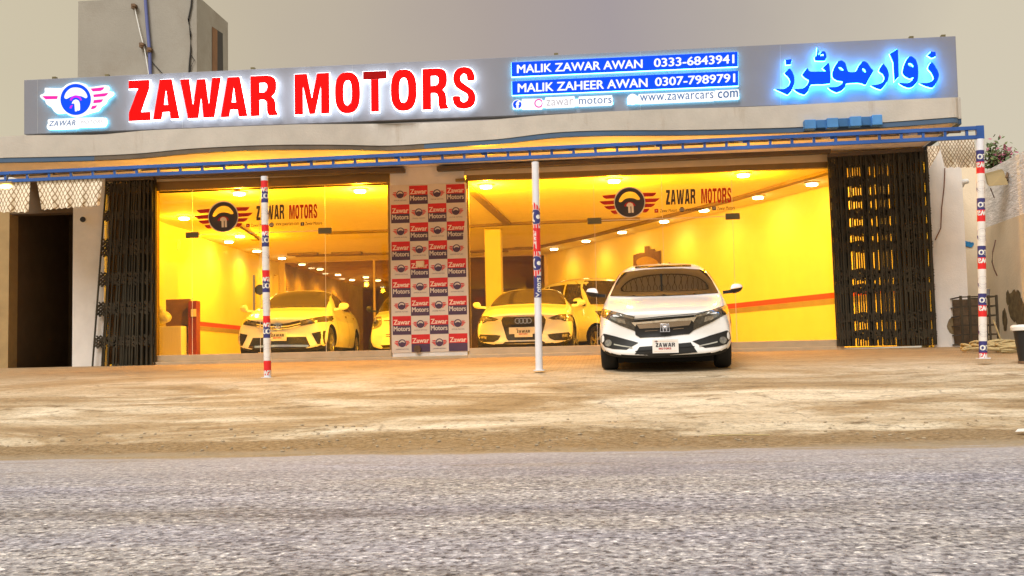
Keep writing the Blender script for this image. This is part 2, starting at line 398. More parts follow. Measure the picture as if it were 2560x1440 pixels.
def road_mat():
    mt, nt, out = nodes('asphalt')
    b = nt.nodes.new('ShaderNodeBsdfPrincipled'); b.inputs['Roughness'].default_value = .8
    v = coords(nt)
    big = noise_n(nt, coords(nt, (.5, 1.2, 1)), .8, 5)
    fine = noise_n(nt, coords(nt, (1, .75, 1)), 27, 7, .78, .3)
    vo = N(nt, 'ShaderNodeTexVoronoi'); vo.inputs['Scale'].default_value = 55; nt.links.new(v, vo.inputs['Vector'])
    stones = ramp(nt, vo.outputs['Color'], [(.0, (.17, .16, .18)), (.35, (.35, .34, .37)), (.75, (.50, .485, .52)), (1, (.88, .85, .83))]).outputs[0]
    pits = ramp(nt, fine, [(.41, (.06, .05, .07)), (.46, (.72, .70, .72)), (.56, (1.05, 1.05, 1.05)), (.62, (1.85, 1.8, 1.75))]).outputs[0]
    c = mixc(nt, .85, stones, pits, 'MULTIPLY')
    tint = ramp(nt, big, [(.32, (1.0, .97, .84)), (.5, (.98, .99, .98)), (.68, (.94, .97, 1.08))]).outputs[0]
    c = mixc(nt, 1.0, c, tint, 'MULTIPLY')
    str_ = noise_n(nt, coords(nt, (1.4, 7, 1)), 3.2, 6, .7)
    c = mixc(nt, 1.0, c, ramp(nt, str_, [(.33, (.55, .53, .52)), (.47, (1, 1, 1)), (.68, (1.12, 1.11, 1.10))]).outputs[0], 'MULTIPLY')
    lanes = noise_n(nt, coords(nt, (.03, 1.6, 1)), 1.1, 5, .6)
    c = mixc(nt, 1.0, c, ramp(nt, lanes, [(.36, (.74, .73, .74)), (.48, (1, 1, 1)), (.60, (1.15, 1.15, 1.14))]).outputs[0], 'MULTIPLY')
    patch = noise_n(nt, coords(nt, (.4, .9, 1)), .9, 8, .7, .8)
    c = mixc(nt, 1.0, c, ramp(nt, patch, [(.38, (.70, .69, .71)), (.47, (1, 1, 1))]).outputs[0], 'MULTIPLY')
    # smoother, dusty band along the far edge
    tc = nt.nodes.new('ShaderNodeTexCoord'); sp = nt.nodes.new('ShaderNodeSeparateXYZ'); nt.links.new(tc.outputs['Object'], sp.inputs[0])
    wob = N(nt, 'ShaderNodeMath', operation='MULTIPLY_ADD'); nt.links.new(noise_n(nt, coords(nt, (.3, 1, 1)), 1.5, 10, .72), wob.inputs[0]); wob.inputs[1].default_value = 1.8; nt.links.new(sp.outputs[1], wob.inputs[2])
    band = N(nt, 'ShaderNodeMapRange'); nt.links.new(wob.outputs[0], band.inputs[0]); band.inputs[1].default_value = 6.6; band.inputs[2].default_value = 9.2; band.inputs[4].default_value = .8
    dust = mixc(nt, noise_n(nt, coords(nt, (1, 3, 1)), 9, 6, .7), (.33, .30, .31), (.46, .43, .45))
    c = mixc(nt, band.outputs[0], c, dust)
    edge = N(nt, 'ShaderNodeMapRange'); nt.links.new(wob.outputs[0], edge.inputs[0]); edge.inputs[1].default_value = 8.75; edge.inputs[2].default_value = 8.95
    c = mixc(nt, edge.outputs[0], c, ramp(nt, noise_n(nt, coords(nt, (1, 1.5, 1)), 30, 6, .75), [(.3, (.15, .105, .05)), (.5, (.33, .25, .145)), (.7, (.46, .37, .24))]).outputs[0])
    tf = noise_n(nt, coords(nt, (.35, 1.6, 1)), 1.4, 10, .75)
    tm = N(nt, 'ShaderNodeMath', operation='MULTIPLY'); nt.links.new(ramp(nt, tf, [(.54, (0, 0, 0)), (.60, (.85, .85, .85))]).outputs[0], tm.inputs[0]); nt.links.new(band.outputs[0], tm.inputs[1])
    c = mixc(nt, tm.outputs[0], c, (.22, .165, .085))
    nt.links.new(c, b.inputs['Base Color'])
    bn = nt.nodes.new('ShaderNodeBump'); bn.inputs['Distance'].default_value = .012
    inv = N(nt, 'ShaderNodeMapRange'); nt.links.new(band.outputs[0], inv.inputs[0]); inv.inputs[3].default_value = 1.0; inv.inputs[4].default_value = .25
    nt.links.new(inv.outputs[0], bn.inputs['Strength'])
    nt.links.new(mixc(nt, .5, vo.outputs['Distance'], fine), bn.inputs['Height'])
    nt.links.new(bn.outputs[0], b.inputs['Normal']); nt.links.new(b.outputs[0], out.inputs[0]); return mt

def court_mat():
    mt, nt, out = nodes('dusty_concrete')
    b = nt.nodes.new('ShaderNodeBsdfPrincipled'); b.inputs['Roughness'].default_value = .75
    tc = nt.nodes.new('ShaderNodeTexCoord'); sp = nt.nodes.new('ShaderNodeSeparateXYZ'); nt.links.new(tc.outputs['Object'], sp.inputs[0])
    n1 = noise_n(nt, coords(nt, (.35, .8, 1)), .9, 9, .70, .8)
    n2 = noise_n(nt, coords(nt, (.8, 1.3, 1)), 2.4, 10, .76, .5)
    n3 = noise_n(nt, coords(nt, (1, 1.5, 1)), 22, 6, .75)
    c = ramp(nt, n1, [(.32, (.22, .145, .07)), (.44, (.38, .275, .155)), (.53, (.58, .485, .345)), (.63, (.78, .69, .535)), (.74, (.50, .42, .31))]).outputs[0]
    c = mixc(nt, ramp(nt, n2, [(.34, (.9, .9, .9)), (.47, (0, 0, 0))]).outputs[0], c, (.17, .11, .045))
    c = mixc(nt, .8, c, ramp(nt, n3, [(.36, (.34, .29, .22)), (.47, (1, 1, 1)), (.66, (1.22, 1.2, 1.16))]).outputs[0], 'MULTIPLY')
    n4 = noise_n(nt, coords(nt, (.8, 2.6, 1)), 2.6, 10, .76, .6)
    c = mixc(nt, ramp(nt, n4, [(.345, (.95, .95, .95)), (.40, (0, 0, 0))]).outputs[0], c, (.13, .085, .04))
    # cracks
    vo = N(nt, 'ShaderNodeTexVoronoi', feature='DISTANCE_TO_EDGE'); vo.inputs['Scale'].default_value = .55
    dv = N(nt, 'ShaderNodeVectorMath', operation='ADD'); nz = N(nt, 'ShaderNodeTexNoise'); nz.inputs['Scale'].default_value = 2.2; nz.inputs['Detail'].default_value = 6
    nt.links.new(tc.outputs['Object'], nz.inputs['Vector']); sc_ = N(nt, 'ShaderNodeVectorMath', operation='SCALE'); sc_.inputs['Scale'].default_value = .7
    nt.links.new(nz.outputs['Color'], sc_.inputs[0]); nt.links.new(tc.outputs['Object'], dv.inputs[0]); nt.links.new(sc_.outputs[0], dv.inputs[1]); nt.links.new(dv.outputs[0], vo.inputs['Vector'])
    ck = ramp(nt, vo.outputs['Distance'], [(.003, (1, 1, 1)), (.014, (0, 0, 0))]).outputs[0]
    ckm = N(nt, 'ShaderNodeMath', operation='MULTIPLY'); nt.links.new(ck, ckm.inputs[0]); nt.links.new(ramp(nt, n1, [(.45, (.0, .0, .0)), (.62, (.6, .6, .6))]).outputs[0], ckm.inputs[1])
    c = mixc(nt, ckm.outputs[0], c, (.085, .065, .04))
    # brown earth strip where the concrete meets the road
    wob = N(nt, 'ShaderNodeMath', operation='MULTIPLY_ADD'); nt.links.new(noise_n(nt, coords(nt, (.25, .7, 1)), 1.3, 12, .74), wob.inputs[0]); wob.inputs[1].default_value = 2.2; nt.links.new(sp.outputs[1], wob.inputs[2])
    ed = N(nt, 'ShaderNodeMapRange'); nt.links.new(wob.outputs[0], ed.inputs[0]); ed.inputs[1].default_value = 10.15; ed.inputs[2].default_value = 10.0
    earth = ramp(nt, n3, [(.34, (.10, .06, .022)), (.48, (.24, .16, .075)), (.58, (.34, .245, .135)), (.7, (.50, .40, .26))]).outputs[0]
    c = mixc(nt, ed.outputs[0], c, earth)
    e2 = N(nt, 'ShaderNodeMapRange'); nt.links.new(wob.outputs[0], e2.inputs[0]); e2.inputs[1].default_value = 9.45; e2.inputs[2].default_value = 9.1
    c = mixc(nt, e2.outputs[0], c, (.33, .265, .18))
    # pavers close to the shop: soft warm brown
    pv = N(nt, 'ShaderNodeMapRange'); nt.links.new(sp.outputs[1], pv.inputs[0]); pv.inputs[1].default_value = 12.4; pv.inputs[2].default_value = 17.0
    br = N(nt, 'ShaderNodeTexBrick'); br.inputs['Scale'].default_value = 4.2; br.inputs['Color1'].default_value = (.44, .31, .18, 1); br.inputs['Color2'].default_value = (.38, .265, .145, 1); br.inputs['Mortar'].default_value = (.27, .18, .09, 1); br.inputs['Mortar Size'].default_value = .03
    nt.links.new(tc.outputs['Object'], br.inputs['Vector'])
    pc = mixc(nt, .7, br.outputs[0], ramp(nt, n2, [(.3, (.6, .55, .5)), (.55, (1.15, 1.12, 1.05))]).outputs[0], 'MULTIPLY')
    c = mixc(nt, pv.outputs[0], c, pc)
    nt.links.new(c, b.inputs['Base Color'])
    bn = nt.nodes.new('ShaderNodeBump'); bn.inputs['Distance'].default_value = .025; bn.inputs['Strength'].default_value = .7
    hs = mixc(nt, .5, n3, n2); hs = mixc(nt, ckm.outputs[0], hs, (0, 0, 0))
    nt.links.new(hs, bn.inputs['Height']); nt.links.new(bn.outputs[0], b.inputs['Normal'])
    nt.links.new(b.outputs[0], out.inputs[0]); return mt

def sheet(name, xs, ys, zf, mt):
    g = MB(); nx = len(xs)
    g.v = [Vector((x, y, zf(x, y))) for y in ys for x in xs]
    g.f = [(j * nx + i, j * nx + i + 1, (j + 1) * nx + i + 1, (j + 1) * nx + i) for j in range(len(ys) - 1) for i in range(nx - 1)]
    g.m = [0] * len(g.f)
    o = g.build(name, mt, origin=(0, 0, 0))
    for p in o.data.polygons: p.use_smooth = True
    return tag(o, kind='structure')
fr = lambda a, b, n: [a + (b - a) * i / n for i in range(n + 1)]
sheet('ground', fr(-900, 900, 20), fr(-900, 900, 20), lambda x, y: -.25, mat('earth', (.30, .24, .16), .9, var=.2, scale=.2, bump=.3))
sheet('road', fr(-60, 60, 60), fr(-30, 8.35, 40), lambda x, y: .004 + (0 if y < 7.5 else .006 * noise.noise(Vector((x * 1.3, y * 2, 0)))), road_mat())
def court_z(x, y):
    a = min(1, max(0, (y - 8.0) / .6)) * min(1, max(0, (18.6 - y) / 1.0))
    b = 0.018 * noise.noise(Vector((x * .8, y * 1.1, 3))) + .008 * noise.noise(Vector((x * 3, y * 4, 9)))
    lip = .03 * max(0, 1 - abs(y - 9.3 + .35 * noise.noise(Vector((x * .5, 0, 5)))) / .25)
    if y > 13.8: b *= .35
    return gz(y) + a * b + lip - (.012 if y < 8.2 else 0)
sheet('forecourt', fr(-26, 26, 330), fr(7.9, 19.05, 110), court_z, court_mat())

# ------------------------------------------------------------------ showroom building
B = thing('showroom_building', 'long single storey car showroom with white wavy canopy slab and yellow lit interior', 'building', (0, Y_FAC, Z_FLOOR))
YF = Y_FAC
ZC = HC + 3.28       # ceiling
ZS = HC + 3.52       # canopy slab underside
def quadf(mb, pts, mi=0): mb.add(pts, [tuple(range(len(pts)))], mi)

# canopy slab: underside edge follows the wavy front
wave = [(-120, 396), (0, 394), (120, 392), (235, 389), (353, 383), (470, 372), (621, 364), (740, 361.5), (860, 362), (974, 364), (1092, 357), (1243, 348), (1377, 332), (1512, 326), (1700, 325), (1851, 322), (2012, 317), (2204, 306), (2330, 297), (2385, 293)]
low = [atz(x, y, ZS) for x, y in wave]
low = [Vector((v.x, min(17.6, v.y), v.z)) for v in low]
end = low[-1]
low += [Vector((end.x + .10, end.y + .12, ZS)), Vector((end.x + .16, end.y + .35, ZS)), Vector((end.x + .16, YF + .3, ZS))]
sm = [(p.x, p.y) for p in low]
pts = []
for i in range(len(sm) - 1):
    p0, p1, p2, p3 = (Vector(sm[max(0, min(len(sm) - 1, i + k - 1))]) for k in range(4))
    for j in range(4):
        t = j / 4; a = (p2 - p0) * .5; b = (p3 - p1) * .5
        pts.append((2*t**3-3*t**2+1)*p1 + (t**3-2*t**2+t)*a + (-2*t**3+3*t**2)*p2 + (t**3-t**2)*b)
pts.append(Vector(sm[-1]))
SLAB = pts
topl = [(-200, 345), (0, 342), (70, 338), (250, 337), (353, 327), (403, 324), (571, 317), (739, 311), (860, 310), (991, 309), (1193, 303), (1344, 289), (1512, 279), (1680, 272), (1801, 269), (1901, 266), (2204, 251), (2395, 243), (3000, 243)]
def topz(p):
    v = Vector((p.x, p.y, ZS + .4)) - CAM; k = v.dot(_fw); px = 1280 + F * v.dot(_r) / k
    for (x0, y0), (x1, y1) in zip(topl, topl[1:]):
        if x0 <= px <= x1: return at(px, y0 + (y1 - y0) * (px - x0) / (x1 - x0), p.y).z
    return ZS + .35
g = MB(); n = len(pts); zt_l = [topz(p) for p in pts]
zt_l = [z if p.y < 17.8 else zt_l[len(pts) - 16] for z, p in zip(zt_l, pts)]
for i in range(n - 1):
    a, b = pts[i], pts[i + 1]; za, zb = zt_l[i], zt_l[i + 1]
    quadf(g, [(a.x, a.y, ZS), (b.x, b.y, ZS), (b.x, b.y, zb), (a.x, a.y, za)])
    quadf(g, [(a.x, YF + .3, ZS + .25), (a.x, 17.2, za - .01), (b.x, 17.2, zb - .01), (b.x, YF + .3, ZS + .25)])
    quadf(g, [(a.x, 17.2, za - .01), (a.x, a.y, za), (b.x, b.y, zb), (b.x, 17.2, zb - .01)])
g.build('canopy_slab', M['fascia'], B, smooth=True)
g = MB()
for i in range(n - 1):
    a, b = pts[i], pts[i + 1]
    quadf(g, [(a.x, a.y + .07, ZS + .002), (a.x, YF + .3, ZS + .002), (b.x, YF + .3, ZS + .002), (b.x, b.y + .07, ZS + .002)])
g.build('canopy_soffit', M['soffit'], B)
g = MB()
for i in range(n - 1):
    a, b = pts[i], pts[i + 1]
    a0, b0 = Vector((a.x, a.y + .012)), Vector((b.x, b.y + .012)); a1, b1 = Vector((a.x, a.y + .075)), Vector((b.x, b.y + .075))
    mi = 0 if a.x > -3.0 or a.x < -8.2 else 1
    g.hexa([(*a0, ZS - .075), (*b0, ZS - .075), (*b1, ZS - .075), (*a1, ZS - .075), (*a0, ZS - .003), (*b0, ZS - .003), (*b1, ZS - .003), (*a1, ZS - .003)], mi)
g.build('drip_edge', [M['drip'], M['dripbrown']], B)

# facade masonry
xl0, xl1 = X_of(-260, 700, YF), X_of(22, 700, YF)          # left end pier
xp0, xp1 = X_of(183, 700, YF), X_of(262, 700, YF)          # white pier by the left gate
xg0, xg1 = X_of(385, 700, YF), X_of(977, 700, YF)          # left glazing
xr0, xr1 = X_of(1169, 700, YF), X_of(2120, 700, YF)        # right glazing
xe0, xe1 = X_of(2322, 600, YF), X_of(2412, 600, YF)        # right pier
g = MB(); g.box(xl0, xl1, YF, YF + .3, Z_FLOOR - .3, ZS - .003); g.build('facade_pier', mat('tan_pier', (.34, .23, .10), .9, var=.15), B)
g = MB()
g.box(xp0, xp1, YF - .02, YF + .4, Z_FLOOR - .3, ZS - .003); g.build('facade_pier', M['plaster'], B); g = MB()
g.box(xg1 + .02, xr0 - .02, YF - .04, YF + .3, Z_FLOOR - .3, ZS - .003); g.build('facade_pier', M['plaster'], B); g = MB()
g.box(xe0, xe1, YF - .02, YF + .5, Z_FLOOR - .3, ZS)
g.build('facade_pier', M['plaster'], B)
g = MB()
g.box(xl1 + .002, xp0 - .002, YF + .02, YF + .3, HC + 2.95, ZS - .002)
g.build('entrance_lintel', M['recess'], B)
zgl, zgr = Z_of(680, 466, YF), Z_of(1600, 436, YF)
g = MB(); g.box(xp1 + .002, xg1 + .018, YF + .0, YF + .3, zgl + .16, ZS - .002); g.build('header', M['header'], B); g = MB(); g.box(xr0 - .018, xe0 - .002, YF + .0, YF + .3, zgr + .10, ZS - .002)
g.build('header', M['header'], B)
g = MB()
g.bar(at(390, 441, YF - .12), at(1012, 426, YF - .12), .16, .075); g.build('shutter_rail', M['rail'], B, bevel=.01)
g = MB()
g.bar(at(1093, 423, YF - .12), at(2075, 378, YF - .12), .16, .075); g.build('shutter_rail', M['rail'], B, bevel=.01)

# the rooms behind the glass
lpx = [(2030, 460), (1895, 493), (1760, 525), (1660, 553), (1555, 580), (1465, 602), (1385, 622)]
RL = [atz(x, y, ZC - .03) for x, y in lpx]
p0, p1 = RL[0], RL[-1]
wd = Vector((p1.x - p0.x, p1.y - p0.y, 0)).normalized(); wn = Vector((wd.y, -wd.x, 0))
if wn.x < 0: wn = -wn
wp = p0 + wn * .55
def wall_r(y): return wp.x + wd.x / wd.y * (y - wp.y)
YB = 32.2
XL = atz(705, 645, ZC).x - .45
#print('right wall', wall_r(YF), wall_r(YB), 'left', XL, [tuple(round(c, 1) for c in v) for v in RL])
g = MB()
quadf(g, [(wall_r(YF + .3), YF + .3, Z_FLOOR), (wall_r(YF + .3), YF + .3, ZC + .1), (wall_r(YB), YB, ZC + .1), (wall_r(YB), YB, Z_FLOOR)]); g.build('interior_wall', M['roomwall'], B); g = MB()
quadf(g, [(XL, YF + 2.25, Z_FLOOR), (XL, YB, Z_FLOOR), (XL, YB, ZC + .1), (XL, YF + 2.25, ZC + .1)])
g.build('interior_wall', M['roomwall'], B)
g = MB()
quadf(g, [(XL, YF + .3, ZC), (XL, YB, ZC), (wall_r(YB), YB, ZC), (wall_r(YF + .3), YF + .3, ZC)])
g.build('ceiling', M['roomceil'], B)
g = MB()
quadf(g, [(XL, YF + .32, Z_FLOOR), (wall_r(YF + .3), YF + .32, Z_FLOOR), (wall_r(YB), YB, Z_FLOOR), (XL, YB, Z_FLOOR)])
g.build('showroom_floor', M['roomfloor'], B)
g = MB(); g.box(X_of(-260, 700, YF), xe1 - .36, YF + .31, YB + 13, ZC + .15, ZC + .4); g.build('roof', M['plaster'], B)
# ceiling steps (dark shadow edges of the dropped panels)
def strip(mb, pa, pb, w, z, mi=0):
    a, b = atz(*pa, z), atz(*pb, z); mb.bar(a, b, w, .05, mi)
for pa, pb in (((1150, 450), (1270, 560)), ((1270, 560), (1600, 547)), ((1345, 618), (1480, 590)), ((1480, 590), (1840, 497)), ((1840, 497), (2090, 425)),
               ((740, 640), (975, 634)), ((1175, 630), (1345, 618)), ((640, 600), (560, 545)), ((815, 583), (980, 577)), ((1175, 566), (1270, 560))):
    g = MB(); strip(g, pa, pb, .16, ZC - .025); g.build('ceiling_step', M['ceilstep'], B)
# wall stripe: red above grey
def wallz(px, py):
    d = ray(px, py); # hit right wall
    nrm_ = wn; t = (wp - CAM).dot(nrm_) / d.dot(nrm_); return (CAM + d * t).z
zr0, zr1 = wallz(2089, 731), wallz(2089, 745); zq = wallz(2089, 760)
g = MB()
def wstrip(mb, z0, z1, mi):
    a, b = (wall_r(YF + .35), YF + .35), (wall_r(YB - .1), YB - .1); o = -wn * .006
    mb = MB(); quadf(mb, [(a[0] + o.x, a[1] + o.y, z0), (a[0] + o.x, a[1] + o.y, z1), (b[0] + o.x, b[1] + o.y, z1), (b[0] + o.x, b[1] + o.y, z0)]); mb.build('wall_stripe', M['stripegrey' if mi else 'stripered'], B); mb = MB()
    quadf(mb, [(XL + .006, YF + 2.3, z0), (XL + .006, YB - .1, z0), (XL + .006, YB - .1, z1), (XL + .006, YF + 2.3, z1)]); mb.build('wall_stripe', M['stripegrey' if mi else 'stripered'], B)
wstrip(g, zr1, zr0, 0); wstrip(g, zq, zr1 - .001, 1)
# sloping stair soffit on the left wall, inside
g = MB()
poly = [(384, 488), (516, 570), (445, 685), (445, 742), (384, 800)]
X0 = XL + .25
def atx(px, py, x): d = ray(px, py); return CAM + d * (x / d.x)
fr_ = [atx(px, py, X0) for px, py in poly]
quadf(g, fr_)
bk = [Vector((XL + .001, p.y, p.z)) for p in fr_]
for i in range(len(fr_)):
    j = (i + 1) % len(fr_); quadf(g, [fr_[i], fr_[j], bk[j], bk[i]])
g.build('stair_soffit', M['roomwall'], B)
# round column
cc = atz(1232, 572, ZC); g = MB(); g.box(cc.x - .19, cc.x + .19, cc.y - .1, cc.y + .28, Z_FLOOR, ZC); g.build('column', M['roomwall'], B, bevel=.02)
# back partition in brown glass and a dim rear room
xb1 = wall_r(YB) - .05
zpt = Z_of(900, 652, YB)
g = MB(); g.box(XL, xb1 + .1, YB, YB + .12, zpt, ZC); g.box(XL, XL + .16, YB, YB + .1, Z_FLOOR, zpt); g.box(xb1 - .05, xb1 + .1, YB, YB + .1, Z_FLOOR, zpt)
for fx in (.36, .62): g.box(XL + (xb1 - XL) * fx - .03, XL + (xb1 - XL) * fx + .03, YB + .01, YB + .08, Z_FLOOR, zpt - .002)
g.build('partition_frame', M['header'], B)
g = MB(); quadf(g, [(XL + .16, YB + .05, Z_FLOOR), (xb1 - .05, YB + .05, Z_FLOOR), (xb1 - .05, YB + .05, zpt), (XL + .16, YB + .05, zpt)])
g.build('partition_glass', GLASSB, B)
g = MB()
quadf(g, [(XL, YB + .15, Z_FLOOR), (XL, 46, Z_FLOOR), (XL, 46, ZC), (XL, YB + .15, ZC)])
quadf(g, [(xb1 + .3, YB + .15, Z_FLOOR), (xb1 + .3, YB + .15, ZC), (xb1 + .3, 46, ZC), (xb1 + .3, 46, Z_FLOOR)])
quadf(g, [(XL, 46, Z_FLOOR), (xb1 + .3, 46, Z_FLOOR), (xb1 + .3, 46, ZC), (XL, 46, ZC)])
quadf(g, [(XL, YB + .15, ZC), (XL, 46, ZC), (xb1 + .3, 46, ZC), (xb1 + .3, YB + .15, ZC)])
quadf(g, [(XL, YB + .15, Z_FLOOR - .004), (xb1 + .3, YB + .15, Z_FLOOR - .004), (xb1 + .3, 46, Z_FLOOR - .004), (XL, 46, Z_FLOOR - .004)])
g.build('rear_room', mat('rear_room_paint', (.62, .48, .28), .8, var=.15), B)
# dark entrance recess on the far left
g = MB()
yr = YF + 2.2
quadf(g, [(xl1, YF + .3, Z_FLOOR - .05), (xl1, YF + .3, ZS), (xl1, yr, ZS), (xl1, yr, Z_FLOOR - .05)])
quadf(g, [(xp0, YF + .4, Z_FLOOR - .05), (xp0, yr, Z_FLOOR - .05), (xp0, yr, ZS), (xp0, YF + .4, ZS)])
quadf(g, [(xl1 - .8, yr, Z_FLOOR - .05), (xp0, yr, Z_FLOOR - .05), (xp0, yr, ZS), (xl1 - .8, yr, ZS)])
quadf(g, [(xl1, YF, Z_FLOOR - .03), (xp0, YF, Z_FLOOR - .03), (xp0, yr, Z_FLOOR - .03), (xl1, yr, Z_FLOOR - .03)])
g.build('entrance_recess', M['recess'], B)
g = MB()
for k in range(3): g.box(xl1 + .75, xp0 - .03, yr - .95 + .3 * k, yr - .003, Z_FLOOR - .03 + .16 * k, Z_FLOOR + .13 + .16 * k)
g.build('entrance_step', mat('step_brown', (.11, .075, .03), .9, var=.15), B)
g = MB()
dx0, dx1 = X_of(28, 760, yr - .06), X_of(66, 760, yr - .06)
g.box(dx0, dx1, yr - .06, yr - .004, Z_FLOOR - .02, Z_of(45, 612, yr - .06))
dr = g.build('entrance_door', M['door'], B, bevel=.01)
g = MB(); g.tube([(dx1 - .08, yr - .07, Z_FLOOR + 1.0), (dx1 - .08, yr - .14, Z_FLOOR + 1.0), (dx1 - .2, yr - .14, Z_FLOOR + 1.0)], .015); g.build('handle', M['steel'], dr)
g = MB(); g.box(xg0, xg1 + .02, YF - .10, YF + .12, Z_FLOOR - .25, Z_FLOOR + .015); g.build('plinth', M['sill'], B, bevel=.01); g = MB(); g.box(xr0 - .02, xr1 - .12, YF - .10, YF + .12, Z_FLOOR - .25, Z_FLOOR + .02); g.build('plinth', M['sill'], B, bevel=.01); g = MB()
g.box(xg1 + .02, xr0 - .02, YF - .11, YF - .03, Z_FLOOR - .25, Z_FLOOR + .01)
g.build('plinth', M['sill'], B, bevel=.01)

# ------------------------------------------------------------------ glazed shop fronts
def shopfront(name, label, x0, x1, joints, ybot, ytop, handle_px, decal):
    t = thing(name, label, 'shop front', ((x0 + x1) / 2, YF, Z_FLOOR))
    zt = ytop; zb = Z_FLOOR + .03
    g = MB(); g.box(x0, x1, YF + .02, YF + .10, zt, zt + .16); g.build('top_rail', M['bronze'], t, bevel=.008)
    g = MB(); g.box(x0, x1, YF - .03, YF + .11, Z_FLOOR + .016, Z_FLOOR + .13); g.build('bottom_rail', M['sill'], t, bevel=.008)
    g = MB(); g.box(x0, x0 + .04, YF + .02, YF + .09, Z_FLOOR + .13, zt); g.build('side_frame', M['bronze'], t); g = MB(); g.box(x1 - .04, x1, YF + .02, YF + .09, Z_FLOOR + .13, zt); g.build('side_frame', M['bronze'], t)
    xs = [x0 + .04] + joints + [x1 - .04]
    zd = decal['zd']
    for i in range(len(xs) - 1):
        door = i in decal['doors']
        za = zd - .006 if door else zt - .002
        g = MB(); g.box(xs[i] + .004, xs[i + 1] - .004, YF + .05, YF + .060, Z_FLOOR + .132, za)
        d = g.build('glass_door' if door else 'glass_pane', GLASS, t)
        if door:
            left = i == decal['doors'][0]
            hx = xs[i + 1] - .09 if left else xs[i] + .09
            h = MB(); z0, z1 = decal['hz']
            h.tube([(hx, YF - .01, z0), (hx, YF - .01, z1)], .019, 10)
            for zz in (z0 + .12, z1 - .12): h.tube([(hx, YF - .01, zz), (hx, YF + .05, zz)], .012, 8)
            h.build('handle', M['steel'], d, smooth=True)
            h = MB(); fx = xs[i] if left else xs[i + 1]
            h.box(fx - .12, fx + .12, YF + .035, YF + .075, zd - .055, zd + .05); h.build('patch_fitting', M['fitting'], d, bevel=.006)
            h = MB(); cz = z0 + .36
            if left: h.lathe([(0, .09), (.012, .09), (.018, .08)], (xs[i + 1], YF + .03, cz), (0, 1, 0), 20); h.build('lock', M['fitting'], d)
    a, b = xs[decal['doors'][0]], xs[decal['doors'][1] + 1]
    g = MB(); g.box(a + .004, b - .004, YF + .05, YF + .060, zd + .006, zt - .002); g.build('transom_pane', GLASS, t)
    g = MB()
    for j in joints: g.box(j - .003, j + .003, YF + .049, YF + .061, Z_FLOOR + .133, zt - .003)
    g.box(a, b, YF + .049, YF + .061, zd - .005, zd + .005)
    g.build('glass_joint', M['paled'], t)
    # vinyl decal on the glass
    YG = YF + .046
    cx, cy, rr = decal['c']
    c = at(cx, cy, YG); rad = (at(cx + rr, cy, YG) - c).x
    g = MB(); emblem(g, c, Vector((rad, 0, rad * .02)), Vector((-rad * .02, 0, rad)), 0, (0, 1, 2), rim=2)
    g.build('emblem_decal', [M['navyd'], M['redd'], M['paled']], t)
    g = MB()
    for s_, quad, mi, bold in decal['text']:
        g.geo(word_geo(s_) if s_.isupper() else text_geo(s_, bold), box_px(*quad, YG), mi)
    for (ix, iy, k) in decal['icons']:
        if k == 'globe':
            gl = loops_geo([ell(0, 0, 1, 1)]); q = at(ix, iy, YG); g.geo(gl, lambda v: q + Vector((v[0] * .043, 0, v[1] * .043)), 0)
            for dz in (-.018, 0, .018): g.geo(([Vector((-1, -.06, 0)), Vector((1, -.06, 0)), Vector((1, .06, 0)), Vector((-1, .06, 0))], [(0, 1, 2, 3)]), lambda v: q + Vector((v[0] * .04, -.002, v[1] * .05 + dz)), 2)
        else:
            q = at(ix, iy, YG); s2 = .032
            g.add([q + Vector((-s2, 0, -s2)), q + Vector((s2, 0, -s2)), q + Vector((s2, 0, s2)), q + Vector((-s2, 0, s2))], [(0, 1, 2, 3)], 1 if k == 'r' else 0)
            if k == 'r': g.add([q + Vector((-.010, -.002, -.014)), q + Vector((.014, -.002, 0)), q + Vector((-.010, -.002, .014))], [(0, 1, 2)], 2)
            else: g.geo(text_geo('f', .02), quadmap(q + Vector((-.008, -.002, -.02)), q + Vector((.012, -.002, -.02)), q + Vector((-.008, -.002, .022))), 2)
    g.build('lettering', [M['navyd'], M['redd'], M['paled']], t)
    return t
zdL = Z_of(640, 582, YF + .05); zdR = Z_of(1665, 546, YF + .05)
shopfront('glass_shopfront', 'left glazed shop front with double doors, between the left folding gate and the chequered panel', xg0, xg1,
    [X_of(478, 700, YF), X_of(648, 720, YF), X_of(812, 700, YF)], 0, zgl, None,
    dict(zd=zdL, doors=(1, 2), hz=(Z_of(633, 776, YF), Z_of(633, 688, YF)), c=(558, 542, 36),
         text=[('ZAWAR', ((641, 551), (711, 547), (641, 515)), 0, .02), ('MOTORS', ((723, 548), (793, 545), (723, 513)), 1, .02),
               ('Zawar Motors', ((627, 567), (672, 565.5), (627, 560)), 0, .01), ('www.zawarcars-com', ((689, 564.5), (747, 562.5), (689, 558)), 0, .01), ('Zawar Motors', ((763, 563), (805, 561), (763, 555)), 0, .01)],
         icons=[(620, 564, 'r'), (679, 562, 'globe'), (756, 560, 'f')]))
